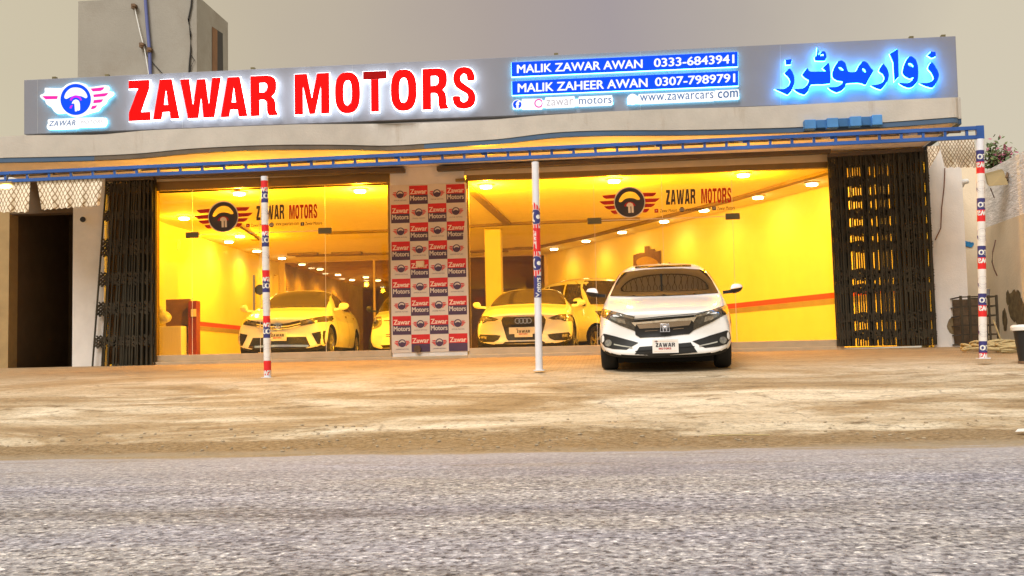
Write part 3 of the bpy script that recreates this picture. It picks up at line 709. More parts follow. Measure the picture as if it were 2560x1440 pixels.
shopfront('glass_shopfront', 'wide right glazed shop front behind the white sedan, next to the right folding gate', xr0, xr1,
    [X_of(1490, 700, YF), X_of(1662, 720, YF), X_of(1838, 700, YF)], 0, zgr, None,
    dict(zd=zdR, doors=(1, 2), hz=(Z_of(1650, 745, YF), Z_of(1650, 657, YF)), c=(1574, 506, 37),
         text=[('ZAWAR', ((1665, 512), (1739, 509), (1665, 475)), 0, .02), ('MOTORS', ((1753, 509), (1828, 506), (1753, 472)), 1, .02),
               ('Zawar Motors', ((1650, 531), (1693, 529), (1650, 523)), 0, .01), ('www.zawarcars-com', ((1713, 528.5), (1775, 525.5), (1713, 522)), 0, .01), ('Zawar Motors', ((1793, 526), (1837, 523.5), (1793, 517)), 0, .01)],
         icons=[(1641, 527, 'r'), (1705, 524, 'globe'), (1785, 521, 'f')]))

# ------------------------------------------------------------------ ceiling lights
def downlight(p, label, power, lens_r=.105, group='lit downlights in the showroom ceiling', bare=False):
    t = thing('ceiling_light', label, 'ceiling light', p, group=group)
    g = MB(); g.lathe([(0, lens_r + .035), (-.02, lens_r + .035), (-.028, lens_r), (-.01, lens_r - .005)], (p.x, p.y, p.z + .028), (0, 0, 1), 20); g.build('ring', M['lampring'], t, smooth=True)
    g = MB(); g.lathe([(-.02, .02), (-.012, lens_r - .01), (0, lens_r)], (p.x, p.y, p.z - .018), (0, 0, 1), 20); g.build('lens', M['lamp'], t, smooth=True)
    if power:
        ld = bpy.data.lights.new('bulb', 'POINT' if bare else 'SPOT'); ld.energy = power * .72; ld.color = (1.0, .455, .008); ld.shadow_soft_size = .07
        if not bare: ld.spot_size = R(165); ld.spot_blend = 1.0
        lo = bpy.data.objects.new('bulb', ld); col.objects.link(lo); lo.parent = t; lo.location = (0, 0, -.16 if bare else -.06)
PW = 430
words = ['nearest the glass', 'second from the glass', 'third from the glass', 'fourth from the glass', 'fifth from the glass', 'sixth from the glass', 'farthest from the glass']
for p, w in zip(RL, words): downlight(p, 'lit downlight along the slanted right wall, ' + w, 105)
for (x, y), w in zip([(595, 482), (900, 477), (1215, 466), (1535, 452), (1860, 435)], ['above the left emblem decal', 'left of the chequered panel', 'right of the chequered panel', 'above the right emblem decal', 'above the right glass door corner']):
    q = atz(x, y, ZC - .03); q.y = max(q.y, YF + .45); downlight(q, 'lit downlight in the front row just inside the glass, ' + w, 220 if x == 1860 else 640, bare=True)
for (x, y), w in zip([(460, 545), (600, 590), (572, 604), (642, 627), (705, 645)], ['nearest the glass', 'set inward from the row', 'second from the glass', 'third from the glass', 'last before the brown glass partition']):
    q = atz(x, y, ZC - .03); downlight(q, 'lit downlight by the left wall, ' + w, 90 if w == 'nearest the glass' else 260 if w != 'set inward from the row' else 480, bare=w in ('set inward from the row', 'nearest the glass'))
for (x, y), w in zip([(755, 660), (800, 672), (845, 686), (880, 699), (915, 692), (945, 700)], ['first', 'second', 'third', 'fourth', 'fifth', 'sixth']):
    q = atz(x, y, ZC - .03); downlight(q, 'small lit downlight in the rear room behind brown glass, %s from the left' % w, 420, .10, 'lit downlights in the rear room')

# ------------------------------------------------------------------ fascia sign
YS = 17.0
ytop = lambda x: 200 + (90 - 200) * (x - 60) / 2330
ybt = lambda x: 336 + (246 - 336) * (x - 60) / 2330
c4 = [at(60, 336, YS), at(2396, 246, YS), at(2389, 90, YS), at(60, 200, YS)]
S = thing('shop_sign', 'long grey fascia sign with glowing red letters, blue panels and winged emblem', 'sign', (0, YS, c4[0].z))
g = MB(); dep = Vector((0, .22, 0))
g.hexa([c4[0], c4[1], c4[1] + dep, c4[0] + dep, c4[3], c4[2], c4[2] + dep, c4[3] + dep])
g.build('board', M['sign'], S, bevel=.006)
g = MB()
for x in (93, 455, 880, 1290, 1600, 1950): g.add([at(x, ytop(x) + 2, YS - .002), at(x + 1.0, ytop(x) + 2, YS - .002), at(x + 1.6, ybt(x) - 1, YS - .002), at(x + .6, ybt(x) - 1, YS - .002)], [(0, 1, 2, 3)])
g.build('panel_seam', M['signedge'], S)
Zm = lambda x, y: (300 + x / 2.7234, 150 + y / 2.7234)
def letter(ch, x0, x1, yt, yb):
    bl, br, tl = Zm(x0, yb), Zm(x1, yb - (x1 - x0) * .045), Zm(x0 - 2, yt)
    P = at(*bl, YS); U = at(*br, YS) - P; V = at(*tl, YS) - P
    asp = U.length / V.length
    def place(loops, off, ext, dy):
        gg = loops_geo([[(x * asp, y) for x, y in lp] for lp in loops], off, ext)
        return ([P + U * (v[0] / asp) + V * v[1] + Vector((0, -dy - v[2] * V.length, 0)) for v in gg[0]], gg[1])
    loops = GL.get(ch)
    if ch == 'T':
        g = MB(); g.add(*place([[(.33, 0), (.67, 0), (.67, .80), (.33, .80)]], 0, .02, .12), 0); g.add(*place([[(0, .805), (1, .805), (1, 1), (0, 1)]], 0, .02, .12), 1)
        lt = g.build('letter', [M['red'], M['darkred']], S); full = [[(.33, 0), (.67, 0), (.67, .79), (1, .79), (1, 1), (0, 1), (0, .79), (.33, .79)]]
    else:
        g = MB(); g.add(*place(loops, 0, .02, .12)); lt = g.build('letter', M['red'], S); full = loops
    g = MB(); g.add(*place(full, .017, .02, .088)); g.build('led_edge', M['halo'], lt)
for a in (('Z', 85, 230, 155, 428), ('A', 248, 425, 150, 418), ('W', 432, 708, 146, 412), ('A', 705, 885, 134, 402), ('R', 908, 1090, 124, 395),
          ('M', 1205, 1440, 112, 385), ('O', 1478, 1648, 104, 376), ('T', 1668, 1828, 95, 368), ('O', 1855, 2030, 86, 360), ('R', 2070, 2245, 76, 352), ('S', 2272, 2428, 68, 346)): letter(*a)

def sheetpx(mb, pts, Y, off, thick, mi=0):
    a = [at(x, y, Y) - Vector((0, off, 0)) for x, y in pts]; b = [p + Vector((0, thick, 0)) for p in a]; n_ = len(a)
    mb.add(a + b, [tuple(range(n_))] + [(i, i + n_, (i + 1) % n_ + n_, (i + 1) % n_) for i in range(n_)], mi)
# emblem on the sign
Ze = lambda x, y: (80 + x / 9.0, 180 + y / 9.0)
g = MB()
back = smooth([(345, 400), (400, 385), (720, 390), (850, 300), (1045, 255), (1240, 300), (1340, 370), (1700, 325), (1770, 380), (1760, 440), (1850, 470), (1870, 530), (1740, 640), (1700, 730), (1600, 800), (1540, 890), (1400, 930), (1250, 980), (1045, 1035), (860, 980), (800, 940), (650, 955), (560, 920), (490, 820), (380, 750), (350, 670), (270, 620), (240, 550), (340, 500)], 3)
gg = loops_geo([[(x / 9, -y / 9) for x, y in back]], 0, 0)
def emap(off): return lambda v: at(80 + v[0], 180 - v[1], YS) - Vector((0, off, 0))
g.geo(gg, emap(.085), 0)
def eloops(ls): return loops_geo([[(x / 9, -y / 9) for x, y in l] for l in ls])
ringo = ell(1045, 648, 342, 350, 40)
cres = smooth([(790, 600), (830, 490), (930, 400), (1050, 380), (1170, 405), (1260, 480), (1305, 580), (1270, 620), (1180, 580), (1050, 560), (930, 590), (840, 635)], 3)
g.geo(eloops([ringo, cres]), emap(.092), 1)
for f in ([(1380, 405), (1690, 372), (1660, 425), (1600, 460), (1425, 470)], [(1437, 540), (1780, 498), (1740, 555), (1690, 580), (1450, 598)], [(1450, 662), (1662, 643), (1630, 700), (1590, 720), (1437, 735)], [(1415, 795), (1530, 778), (1490, 840), (1440, 862), (1380, 868)], [(295, 572), (645, 570), (630, 640), (370, 645)]):
    g.geo(eloops([f]), emap(.093), 2)
arc = [(1050 + math.cos(R(a)) * 140, 700 - math.sin(R(a)) * 145) for a in range(15, 166, 15)] + [(1050 + math.cos(R(a)) * 100, 700 - math.sin(R(a)) * 95) for a in range(165, 14, -15)]
g.geo(eloops([arc]), emap(.094), 3); g.geo(eloops([[(905, 840), (930, 790), (985, 765), (950, 850)]]), emap(.094), 3)
g.geo(eloops([smooth([(960, 745), (985, 680), (1050, 648), (1120, 680), (1142, 760), (1142, 885), (1085, 900), (1080, 740), (1072, 740), (1080, 905), (1030, 912), (1018, 740)], 2, .25)]), emap(.095), 0)
em = g.build('emblem', [M['whiteface'], M['blue'], M['magenta'], M['violet']], S)
g = MB(); gg2 = loops_geo([[(x / 9, -y / 9) for x, y in back]], .45, 0); g.geo(gg2, emap(.045), 0); g.build('led_edge', M['halocyan'], em)
g = MB(); gb = smooth([(415, 1090), (600, 1075), (1060, 1060), (1110, 1060), (1180, 1050), (1640, 1045), (1710, 1080), (1725, 1160), (1690, 1230), (1640, 1250), (1120, 1265), (1040, 1290), (450, 1310), (390, 1280), (385, 1230), (410, 1180)], 3, .35)
g.geo(eloops([gb]), emap(.075), 0)
for s_, q, mi in (('ZAWAR', (Ze(435, 1245), Ze(1030, 1225), Ze(435, 1128)), 1), ('MOTORS', (Ze(1150, 1200), Ze(1650, 1180), Ze(1150, 1120)), 2)):
    g.geo(text_geo(s_, .01 if mi == 1 else 0, .25, 1.1), box_px(*q, YS, off=.08), mi)
cap = g.build('caption', [M['whiteface'], M['inkblue'], M['inkgrey']], S)
g = MB(); g.geo(loops_geo([[(x / 9, -y / 9) for x, y in gb]], .6), emap(.04), 0); g.build('led_edge', M['halocyan'], cap)
# blue name panels
Zp = lambda x, y: (1240 + x / 3.7894, 80 + y / 3.7894)
for quad, txts in (([(150, 300), (2285, 200), (2285, 335), (152, 432)], [('MALIK ZAWAR AWAN', (205, 402), (1385, 352), (205, 325)), ('0333-6843941', (1497, 345), (2250, 308), (1497, 265))]),
                   ([(155, 480), (2290, 380), (2290, 517), (157, 607)], [('MALIK ZAHEER AWAN', (212, 583), (1432, 532), (212, 503)), ('0307-7989791', (1507, 525), (2258, 487), (1507, 445))])):
    g = MB(); sheetpx(g, [Zp(*q) for q in quad], YS, .075, .05, 0)
    for s_, a, b, c in txts: g.geo(text_geo(s_, .022), box_px(Zp(*a), Zp(*b), Zp(*c), YS, off=.078), 1)
    bp = g.build('name_panel', [M['blue'], M['whiteface']], S)
    g = MB(); qq = [Zp(*q) for q in quad]; sheetpx(g, [(qq[0][0] - .7, qq[0][1] - .7), (qq[1][0] + .7, qq[1][1] - .7), (qq[2][0] + .7, qq[2][1] + 1.2), (qq[3][0] - .7, qq[3][1] + 1.2)], YS, .045, .02); g.build('led_edge', M['halocyan'], bp)
g = MB()
def pill(x0, y0, x1, y1, h, mi=0, off=.075):
    a, b = Zp(x0, y0), Zp(x1, y1); lp = [(a[0], a[1] - h), (b[0], b[1] - h), (b[0] + 2, b[1]), (b[0], b[1] + h), (a[0], a[1] + h), (a[0] - 2, a[1])]
    sheetpx(g, lp, YS, off, .05, mi)
pill(470, 680, 745, 668, 13); pill(785, 668, 1100, 655, 12); pill(1350, 645, 2060, 615, 12); pill(2070, 610, 2293, 600, 12); pill(250, 693, 440, 690, 13)
def disc(x, y, r, mi, off):
    c = Zp(x, y); gg = loops_geo([ell(0, 0, r, r)]); g.geo(gg, lambda v: at(c[0] + v[0], c[1] - v[1], YS) - Vector((0, off, 0)), mi)
disc(205, 698, 12.5, 0, .076); disc(205, 698, 10.5, 1, .079); disc(408, 687, 11, 2, .079); disc(408, 687, 8, 0, .081); disc(1293, 650, 14, 0, .079)
g.geo(text_geo('f', .05), box_px(Zp(196, 735), Zp(226, 734), Zp(196, 668), YS, off=.082), 0)
for s_, a, b, c, mi, bo in (('zawar', (480, 712), (733, 702), (480, 655), 4, 0), ('motors', (787, 697), (1095, 685), (787, 637), 3, .0), ('www.zawarcars', (1362, 668), (2055, 640), (1362, 610), 3, 0), ('com', (2098, 640), (2285, 628), (2098, 578), 3, .015)):
    g.geo(text_geo(s_, bo, 0, 1.05), box_px(Zp(*a), Zp(*b), Zp(*c), YS, off=.082), mi)
wb = g.build('contact_line', [M['whiteface'], M['blue'], M['magenta'], M['inkblue'], M['inkgrey']], S)
g = MB(); sheetpx(g, [Zp(165, 668), Zp(1105, 628), Zp(1108, 690), Zp(165, 735)], YS, .04, .02); sheetpx(g, [Zp(1245, 620), Zp(2300, 572), Zp(2300, 640), Zp(1245, 690)], YS, .04, .02); g.build('led_edge', M['halocyan'], wb)
# script lettering at the right end of the sign
U_ = [
 [[(1655, 235), (1685, 205), (1725, 205), (1728, 245), (1695, 260)]],
 [smooth([(1688, 298), (1718, 330), (1745, 375), (1757, 420), (1742, 470), (1705, 527), (1650, 518), (1588, 490), (1650, 488), (1698, 465), (1713, 440), (1690, 390), (1658, 350)], 3, .35)],
 [smooth([(1505, 245), (1545, 275), (1565, 330), (1570, 400), (1562, 470), (1530, 515), (1490, 531), (1440, 515), (1400, 488), (1470, 490), (1510, 465), (1530, 432), (1500, 446), (1460, 430), (1430, 395), (1440, 330), (1470, 265)], 3, .35), smooth([(1486, 305), (1515, 312), (1530, 340), (1500, 340), (1478, 325)], 2)],
 [[(1385, 176), (1389, 300), (1394, 430), (1355, 472), (1346, 300), (1313, 222)]],
 [smooth([(1250, 313), (1292, 365), (1304, 420), (1287, 480), (1240, 542), (1200, 536), (1146, 510), (1200, 503), (1250, 475), (1265, 440), (1250, 405), (1213, 375)], 3, .35)],
 [smooth([(1080, 290), (1112, 310), (1138, 350), (1162, 380), (1130, 440), (1095, 502), (1060, 490), (1025, 485), (922, 490), (905, 530), (870, 560), (830, 572), (790, 555), (756, 528), (830, 523), (870, 497), (888, 472), (840, 465), (800, 440), (790, 400), (810, 340), (840, 295), (875, 283), (910, 310), (935, 385), (1000, 385), (1030, 330), (1055, 300)], 3, .3), smooth([(848, 342), (880, 348), (893, 372), (862, 373)], 2), smooth([(1063, 352), (1088, 362), (1096, 390), (1068, 384)], 2)],
 [smooth([(755, 305), (768, 350), (770, 490), (602, 500), (575, 560), (540, 592), (490, 577), (446, 545), (520, 538), (560, 505), (580, 462), (545, 440), (518, 410), (545, 370), (565, 353), (592, 385), (735, 380), (703, 350)], 3, .25)],
 [smooth([(655, 172), (668, 205), (662, 235), (695, 203), (725, 203), (738, 240), (728, 282), (690, 285), (638, 282), (632, 250), (650, 235)], 2, .3), smooth([(690, 226), (714, 224), (710, 242), (682, 244)], 2, .3)],
 [[(368, 278), (422, 272), (416, 316), (370, 320)]],
 [smooth([(405, 358), (442, 420), (447, 480), (432, 540), (390, 592), (340, 572), (276, 543), (350, 543), (395, 510), (410, 470), (390, 430), (358, 395)], 3, .35)],
]
um = lambda off: (lambda v: at(1860 + v[0], 80 - v[1], YS) - Vector((0, off + v[2] * .006, 0)))
g = MB(); g2 = MB()
for lps in U_:
    l2 = [[(x / 3.657, -y / 3.657) for x, y in l] for l in lps]
    g.geo(loops_geo(l2, 0, 3), um(.13), 0)
    g2.geo(loops_geo(l2, 1.0, 1), um(.095), 0)
sl = g.build('script_lettering', M['blue'], S); g2.build('led_edge', M['haloblue'], sl)
# little brackets on the top edge
for x in (133, 265, 630, 1390, 2280, 2360):
    p = at(x, ytop(x) - 2, YS); g = MB(); g.box(p.x - .03, p.x + .03, p.y + .02, p.y + .09, p.z - .02, p.z + .025); g.build('bracket', M['fitting'], S)

# ------------------------------------------------------------------ canopy frame over the forecourt
def ylow(x): return 456.5 + (346 - 456.5) * x / 2455
def yup(x): return 431 + (316 - 431) * x / 2455
PL, PM, PR = (661, 441, 669, 944), (1338, 405, 1348, 926), (2450, 348, 2458, 896)
YPL, YPM, YPR = 15.0, 14.8, 14.55
def Yb(x): return YPL + (YPR - YPL) * (x - 665) / (2454 - 665)
Cn = thing('canopy_frame', 'blue steel lattice beam on three wrapped white posts in front of the showroom', 'canopy', (at(1348, 926, YPM).x, YPM, gz(YPM)))
def nbp(x, f): y = yup(x) + (ylow(x) - yup(x)) * f; return at(x, y, Yb(x))
g = MB()
for f in (.12, .88): g.bar(nbp(-160, f), nbp(2458, f), .05, .045, 0)
k = 0; x = -150
while x < 2450:
    g.bar(nbp(x, .2), nbp(x + .8, .8), .035, .028, 0, up=(0, 1, 0)); x += 54.6
g.build('lattice_beam', M['truss'], Cn)
g = MB(); g.bar(nbp(2440, .5), nbp(2459, .5), .06, .17); g.build('beam_end', M['truss'], Cn)
# net roof: wire lattice and rafters rising to the slab
def roofp(x, t):
    a = nbp(x, .35); b = Vector((a.x * 1.13, 17.25, 0)); b.z = HC + (a.z - HC) * 17.25 / a.y * 1.0; return a.lerp(b, t)
g = MB(); xs = [-150 + i * 26 for i in range(101)]
for i, x in enumerate(xs):
    for d in (1, -1):
        pl = []
        for k in range(9):
            xi = x + d * 26 * k * .55
            if -150 <= xi <= 2450: pl.append(roofp(xi, k / 8))
        for p, q in zip(pl, pl[1:]): g.bar(p, q, .012, .006)
g.build('wire_net', M['rust'], Cn)
for x in range(-100, 2450, 218):
    g = MB(); g.bar(roofp(x, 0), roofp(x, 1), .045, .04); g.build('rafter', M['truss'] if x > 200 else M['rail'], Cn)
g = MB(); g.bar(roofp(-150, .98), roofp(2445, .98), .04, .04); g.build('rear_rail', M['rail'], Cn)
# hanging lattice sheets
def sheetdrape(name, rows, uvs=1.0):
    # rows: (top px, bottom px) left to right
    g = MB(); nn = len(rows); nv = 6
    uv = []
    for i, (tp, bp, yo) in enumerate(rows):
        for j in range(nv + 1):
            f = j / nv; px = tp[0] + (bp[0] - tp[0]) * f; py = tp[1] + (bp[1] - tp[1]) * f
            p = at(px, py, Yb(px) + yo + .05 * math.sin(i * 1.3) * f); g.v.append(p); uv.append((p.x / .066 * uvs, p.z / .115 * uvs))
    for i in range(nn - 1):
        for j in range(nv):
            a = i * (nv + 1) + j; g.f.append((a, a + nv + 1, a + nv + 2, a + 1)); g.m.append(0)
    o = g.build(name, M['lattice'], Cn); me = o.data; ul = me.uv_layers.new(name='UVMap')
    for lp in me.loops: ul.data[lp.index].uv = uv[lp.vertex_index]
    return o
def scal(i): return 3 if i % 2 else 0
sheetdrape('hanging_net', [((-140 + i * 9, ylow(-140 + i * 9)), (-140 + i * 8.8, 529 + scal(i)), 0) for i in range(25)])
sheetdrape('hanging_net', [((92 + i * 8.2, ylow(92 + i * 8.2)), (104 + i * 7.3, 523 - i * .55 + scal(i)), .0) for i in range(21)])
sheetdrape('hanging_net', [((2345 + i * 9, ylow(2345 + i * 9)), (2362 + i * 8.2, 417 + scal(i)), .25) for i in range(11)], 1.6)
sheetdrape('hanging_net', [((2318 + i * 5, 366 - i * .4), (2322 + i * 5.0, 425 - i * 9), .6) for i in range(8)], 1.6)
# posts
def post(label, tpx, bpx, Y, rad, segs):
    a = at(*bpx, Y); a.z = max(a.z, gz(Y) - .02); b = at(*tpx, Y)
    g = MB(); g.tube([a, b], rad, 20); g.lathe([(0, rad + .05), (.012, rad + .05)], (a.x, a.y, a.z - .004), (0, 0, 1), 4)
    o = g.build('post', M['pole'], Cn, smooth=True); tag(o, label)
    ax = b - a; L = ax.length; d = ax.normalized(); e1 = Vector((1, 0, 0)); e1 = (e1 - d * e1.dot(d)).normalized(); e2 = d.cross(e1)   # e2 points away from camera
    if e2.y > 0: e2 = -e2
    w = MB(); th0 = math.pi * .5
    def cylp(u, t, o_=0.0): # u: arc length across front
        th = u / rad; return a + d * t + e1 * math.sin(th) * (rad + .002 + o_) + e2 * math.cos(th) * (rad + .002 + o_)
    for (t0, t1, mi) in segs['bands']:
        nn = 20
        for k in range(nn):
            u0 = (k / nn - .5) * 2 * math.pi * rad; u1 = ((k + 1) / nn - .5) * 2 * math.pi * rad
            w.add([cylp(u0, t0), cylp(u1, t0), cylp(u1, t1), cylp(u0, t1)], [(0, 1, 2, 3)], mi)
    for (kind, t0, t1, u0, u1, s_, flip, mi) in segs['marks']:
        if kind == 't':
            def fn(v):
                x_, y_ = (1 - v[0], 1 - v[1]) if flip == 1 else (v[0], v[1])
                if flip == 2: return cylp(u0 + (u1 - u0) * y_, t0 + (t1 - t0) * x_, .0015)
                return cylp(u0 + (u1 - u0) * x_, t0 + (t1 - t0) * y_, .0015)
            w.geo(text_geo(s_, .03), fn, mi)
        else:
            r_ = (t1 - t0) / 2; tc_ = (t0 + t1) / 2
            def mk(o2):
                def fn(v):
                    x_, y_ = v[0], v[1]
                    if flip == 1: x_, y_ = -x_, -y_
                    if flip == 2: x_, y_ = -y_, x_
                    return cylp(u0 + x_ * r_, tc_ + y_ * r_, .0015 + o2)
                return fn
            w.geo(G_WHEEL, mk(0), 1); w.geo(loops_geo([ell(0, -.4, .3, .3)]), mk(.001), 3 if s_ == 'w' else 0); w.geo(G_WINGS, mk(0), 0)
    w.build('wrap', [M['wred'], M['wnavy'], M['wwhite'], M['white']], o)
def left_segs():
    bands = []; marks = []; s = at(668, 943, YPL).z; Zp_ = lambda y: at(668, y, YPL).z - at(668, 943, YPL).z
    for y in (475, 585, 699, 813, 925):
        # red above navy above white
        zr0, zr1 = Zp_(y - 3), Zp_(y - 24); bands.append((zr0 - .03, zr1, 0)); bands.append((Zp_(y + 31), zr0 - .03, 1)) if y < 900 else None
        if y < 900:
            bands.append((Zp_(y + 87), Zp_(y + 31), 2)); marks.append(('t', Zp_(y + 21), Zp_(y + 6), -.055, .07, 'to', 0, 3)); marks.append(('e', Zp_(y + 80), Zp_(y + 45), -.02 if y < 600 else .02, 0, 'w', 0, 3))
        marks.append(('t', Zp_(y + 4 if y < 900 else y + 12), Zp_(y - 7 if y < 900 else y), -.06, .075, 'wa', 0, 3))
    bands.append((Zp_(937), Zp_(928), 0))
    return dict(bands=bands, marks=marks)
def right_segs():
    bands = []; marks = []; b0 = at(2457, 895, YPR).z; Zp_ = lambda y: at(2457, y, YPR).z - b0
    for y in (375, 495, 614, 733, 852):
        bands.append((Zp_(y + 29), Zp_(y), 1)); marks.append(('t', Zp_(y + 25), Zp_(y + 10), -.05, .06, 'to', 1, 3))
        bands.append((Zp_(min(894, y + 58)), Zp_(y + 29), 0)); marks.append(('t', Zp_(y + 43), Zp_(y + 31), -.065, .055, 'wa', 1, 3))
        if y < 850: bands.append((Zp_(y + 119), Zp_(y + 58), 2)); marks.append(('e', Zp_(y + 108), Zp_(y + 76), .0, 0, 'w', 1, 3))
    return dict(bands=bands, marks=marks)
def mid_segs():
    b0 = at(1348, 925, YPM).z; Zp_ = lambda y: at(1348, y, YPM).z - b0
    return dict(bands=[(Zp_(568), Zp_(505), 2), (Zp_(628), Zp_(570), 0), (Zp_(688), Zp_(629), 2), (Zp_(743), Zp_(689), 1)],
                marks=[('e', Zp_(560), Zp_(524), -.01, 0, 'w', 2, 3), ('t', Zp_(622), Zp_(575), -.002, -.062, 'Zawar', 2, 3), ('e', Zp_(675), Zp_(640), -.01, 0, 'w', 2, 3), ('t', Zp_(742), Zp_(694), .052, -.022, 'Motors', 2, 3)])
post('left post wrapped in red, navy and white bands from top to bottom', PL[:2], PL[2:], YPL, .048, left_segs())
post('middle post, plain white with a short printed wrap half way up', PM[:2], PM[2:], YPM, .048, mid_segs())
post('right post wrapped in bands whose print hangs upside down', PR[:2], PR[2:], YPR, .048, right_segs())

# ------------------------------------------------------------------ chequered advert panel
xa, xb = X_of(980, 700, YF - .05), X_of(1166, 700, YF - .05)
zt_, zb_ = Z_of(1070, 463, YF - .05), Z_of(1075, 880, YF - .05)
g = MB(); YP = YF - .05
g.box(xa - .02, xb + .03, YP, YP + .009, zb_, zt_ + .02, 0)
nc, nr = 4, 9; tw = (xb - xa) / nc; th = (zt_ - zb_) / 8.95
for c in range(nc):
    for r_ in range(nr):
        x0 = xa + c * tw; z1 = zt_ - r_ * th; z0 = max(zb_ + .005, z1 - th); y = YP - .003
        cut = .03 if (c == 3 and r_ == 2) else 0
        if (c + r_) % 2 == 1:
            zm = z1 - th * .5
            if r_ < 9:
                g.add([(x0, y, zm), (x0 + tw - cut, y, zm), (x0 + tw - cut * .3, y, z1), (x0, y, z1)], [(0, 1, 2, 3)], 1)
                g.add([(x0, y, z0), (x0 + tw - cut * 1.5, y, z0), (x0 + tw - cut, y, zm), (x0, y, zm)], [(0, 1, 2, 3)], 2)
                g.geo(text_geo('Zawar', .03), quadmap((x0 + tw * .06, y - .002, zm + th * .05), (x0 + tw * .94, y - .002, zm + th * .05), (x0 + tw * .06, y - .002, zm + th * .30)), 3)
                if z1 - th >= zb_ - .01: g.geo(text_geo('Motors', .03), quadmap((x0 + tw * .06, y - .002, zm - th * .30), (x0 + tw * .94, y - .002, zm - th * .30), (x0 + tw * .06, y - .002, zm - th * .05)), 4)
        else:
            emblem(g, Vector((x0 + tw * .5, y, z1 - th * .45)), Vector((tw * .21, 0, 0)), Vector((0, 0, tw * .21)), 0, (2, 1, 0), badge=False)
            g.geo(text_geo('ZAWAR MOTORS', 0, .2), quadmap((x0 + tw * .15, y, z1 - th * .80), (x0 + tw * .85, y, z1 - th * .80), (x0 + tw * .15, y, z1 - th * .74)), 2)
AP = thing('advert_panel', 'chequered red, navy and white printed panel on the pier between the two shop fronts', 'advert panel', ((xa + xb) / 2, YP, zb_))
g.build('printed_sheet', [M['banner'], M['bred'], M['bnavy'], M['bpink'], M['banner']], AP)
g = MB(); p = at(1050, 660, YP - .05); g.box(p.x - .07, p.x + .07, YP - .06, YP - .005, p.z - .055, p.z + .055); g.build('meter_box', M['header'], AP, bevel=.01)
g = MB(); p = at(1043, 872, YP - .05); g.lathe([(0, .06), (.05, .06), (.05, .04), (.01, .04)], (p.x, YP - .058, p.z), (0, 1, 0), 16); g.build('pipe_stub', M['rust'], AP)

# ------------------------------------------------------------------ folding steel gates
def gate(label, tl, tr, br, bl, n, Y, bands, dens=1.0, dark=()):
    P = lambda u, v: at(tl[0] + (tr[0] - tl[0]) * u + ((bl[0] + (br[0] - bl[0]) * u) - (tl[0] + (tr[0] - tl[0]) * u)) * v, (tl[1] + (tr[1] - tl[1]) * u) * (1 - v) + (bl[1] + (br[1] - bl[1]) * u) * v, Y)
    t = thing('folding_gate', label, 'folding gate', P(.5, 1))
    g = MB()
    for i in range(n + 1):
        u = (i / n) ** dens; jitter = .3 / n * math.sin(i * 2.1)
        u = min(1, max(0, u + jitter)); yo = .03 * math.sin(i * 1.9)
        a, b = P(u, .0), P(u, 1); a.y += yo; b.y += yo; g.bar(a, b, .022, .03, 0, up=(0, 1, 0))
    for u0, u1 in dark:
        k = int((u1 - u0) * n * 2.2) + 1
        for i in range(k + 1):
            u = u0 + (u1 - u0) * i / k; a, b = P(u, 0), P(u, 1); a.y += .05; b.y += .05; g.bar(a, b, .026, .02, 0, up=(0, 1, 0))
    g.build('picket', M['slat'], t)
    g = MB()
    for v0, v1 in bands:
        for i in range(n):
            for k in range(3):
                u0, u1 = i / n, (i + 1.6) / n; wv = (.006 * math.sin(i * 2.3) + .005 * math.sin(i * .9)) * (1 if k else -1)
                o = .02 * k
                vm0, vm1 = v0 + (v1 - v0) * k / 3 + wv, v0 + (v1 - v0) * (k + 1) / 3 + wv
                a, b = P(u0, vm0), P(min(1, u1), vm1); c_, d_ = P(u0, vm1), P(min(1, u1), vm0)
                a.y -= .024; b.y -= .024; c_.y += .024; d_.y += .024
                g.bar(a, b, .004, .030, 0); g.bar(c_, d_, .004, .030, 0)
    g.build('scissor_link', M['slat2'], t)
    g = MB(); a, b = P(0, -.005), P(1, -.005); g.bar(a, b, .09, .06); g.build('top_track', M['rail'], t)
    return t
bnd = [(.0, .05), (.10, .16), (.20, .23), (.30, .38), (.44, .52), (.60, .68), (.72, .79), (.87, .93), (.97, 1.0)]
gate('folding steel gate bunched beside the left white pier, fanning out at its foot', (266, 452), (386, 448), (386, 912), (231, 918), 27, YF - .12, [(.02, .07), (.17, .21), (.32, .40), (.50, .56), (.66, .72), (.84, .89)], .62, ((.42, 1.0),))
gate('folding steel gate closed across the right bay, with yellow light showing through', (2070, 392), (2318, 376), (2342, 862), (2094, 866), 60, YF - .12, [(.0, .055), (.115, .165), (.22, .235), (.285, .33), (.375, .42), (.455, .505), (.60, .65), (.68, .72), (.83, .87), (.92, .96)], 1.0, ((.045, .165), (.33, .37)))
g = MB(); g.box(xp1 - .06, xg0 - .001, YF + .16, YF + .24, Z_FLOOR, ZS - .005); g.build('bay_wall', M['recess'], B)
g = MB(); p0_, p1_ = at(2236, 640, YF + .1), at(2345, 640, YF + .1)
g.box(p0_.x, xe0 + .1, YF + .16, YF + .22, Z_FLOOR, ZS - .005); g.build('bay_wall', M['recess'], B)

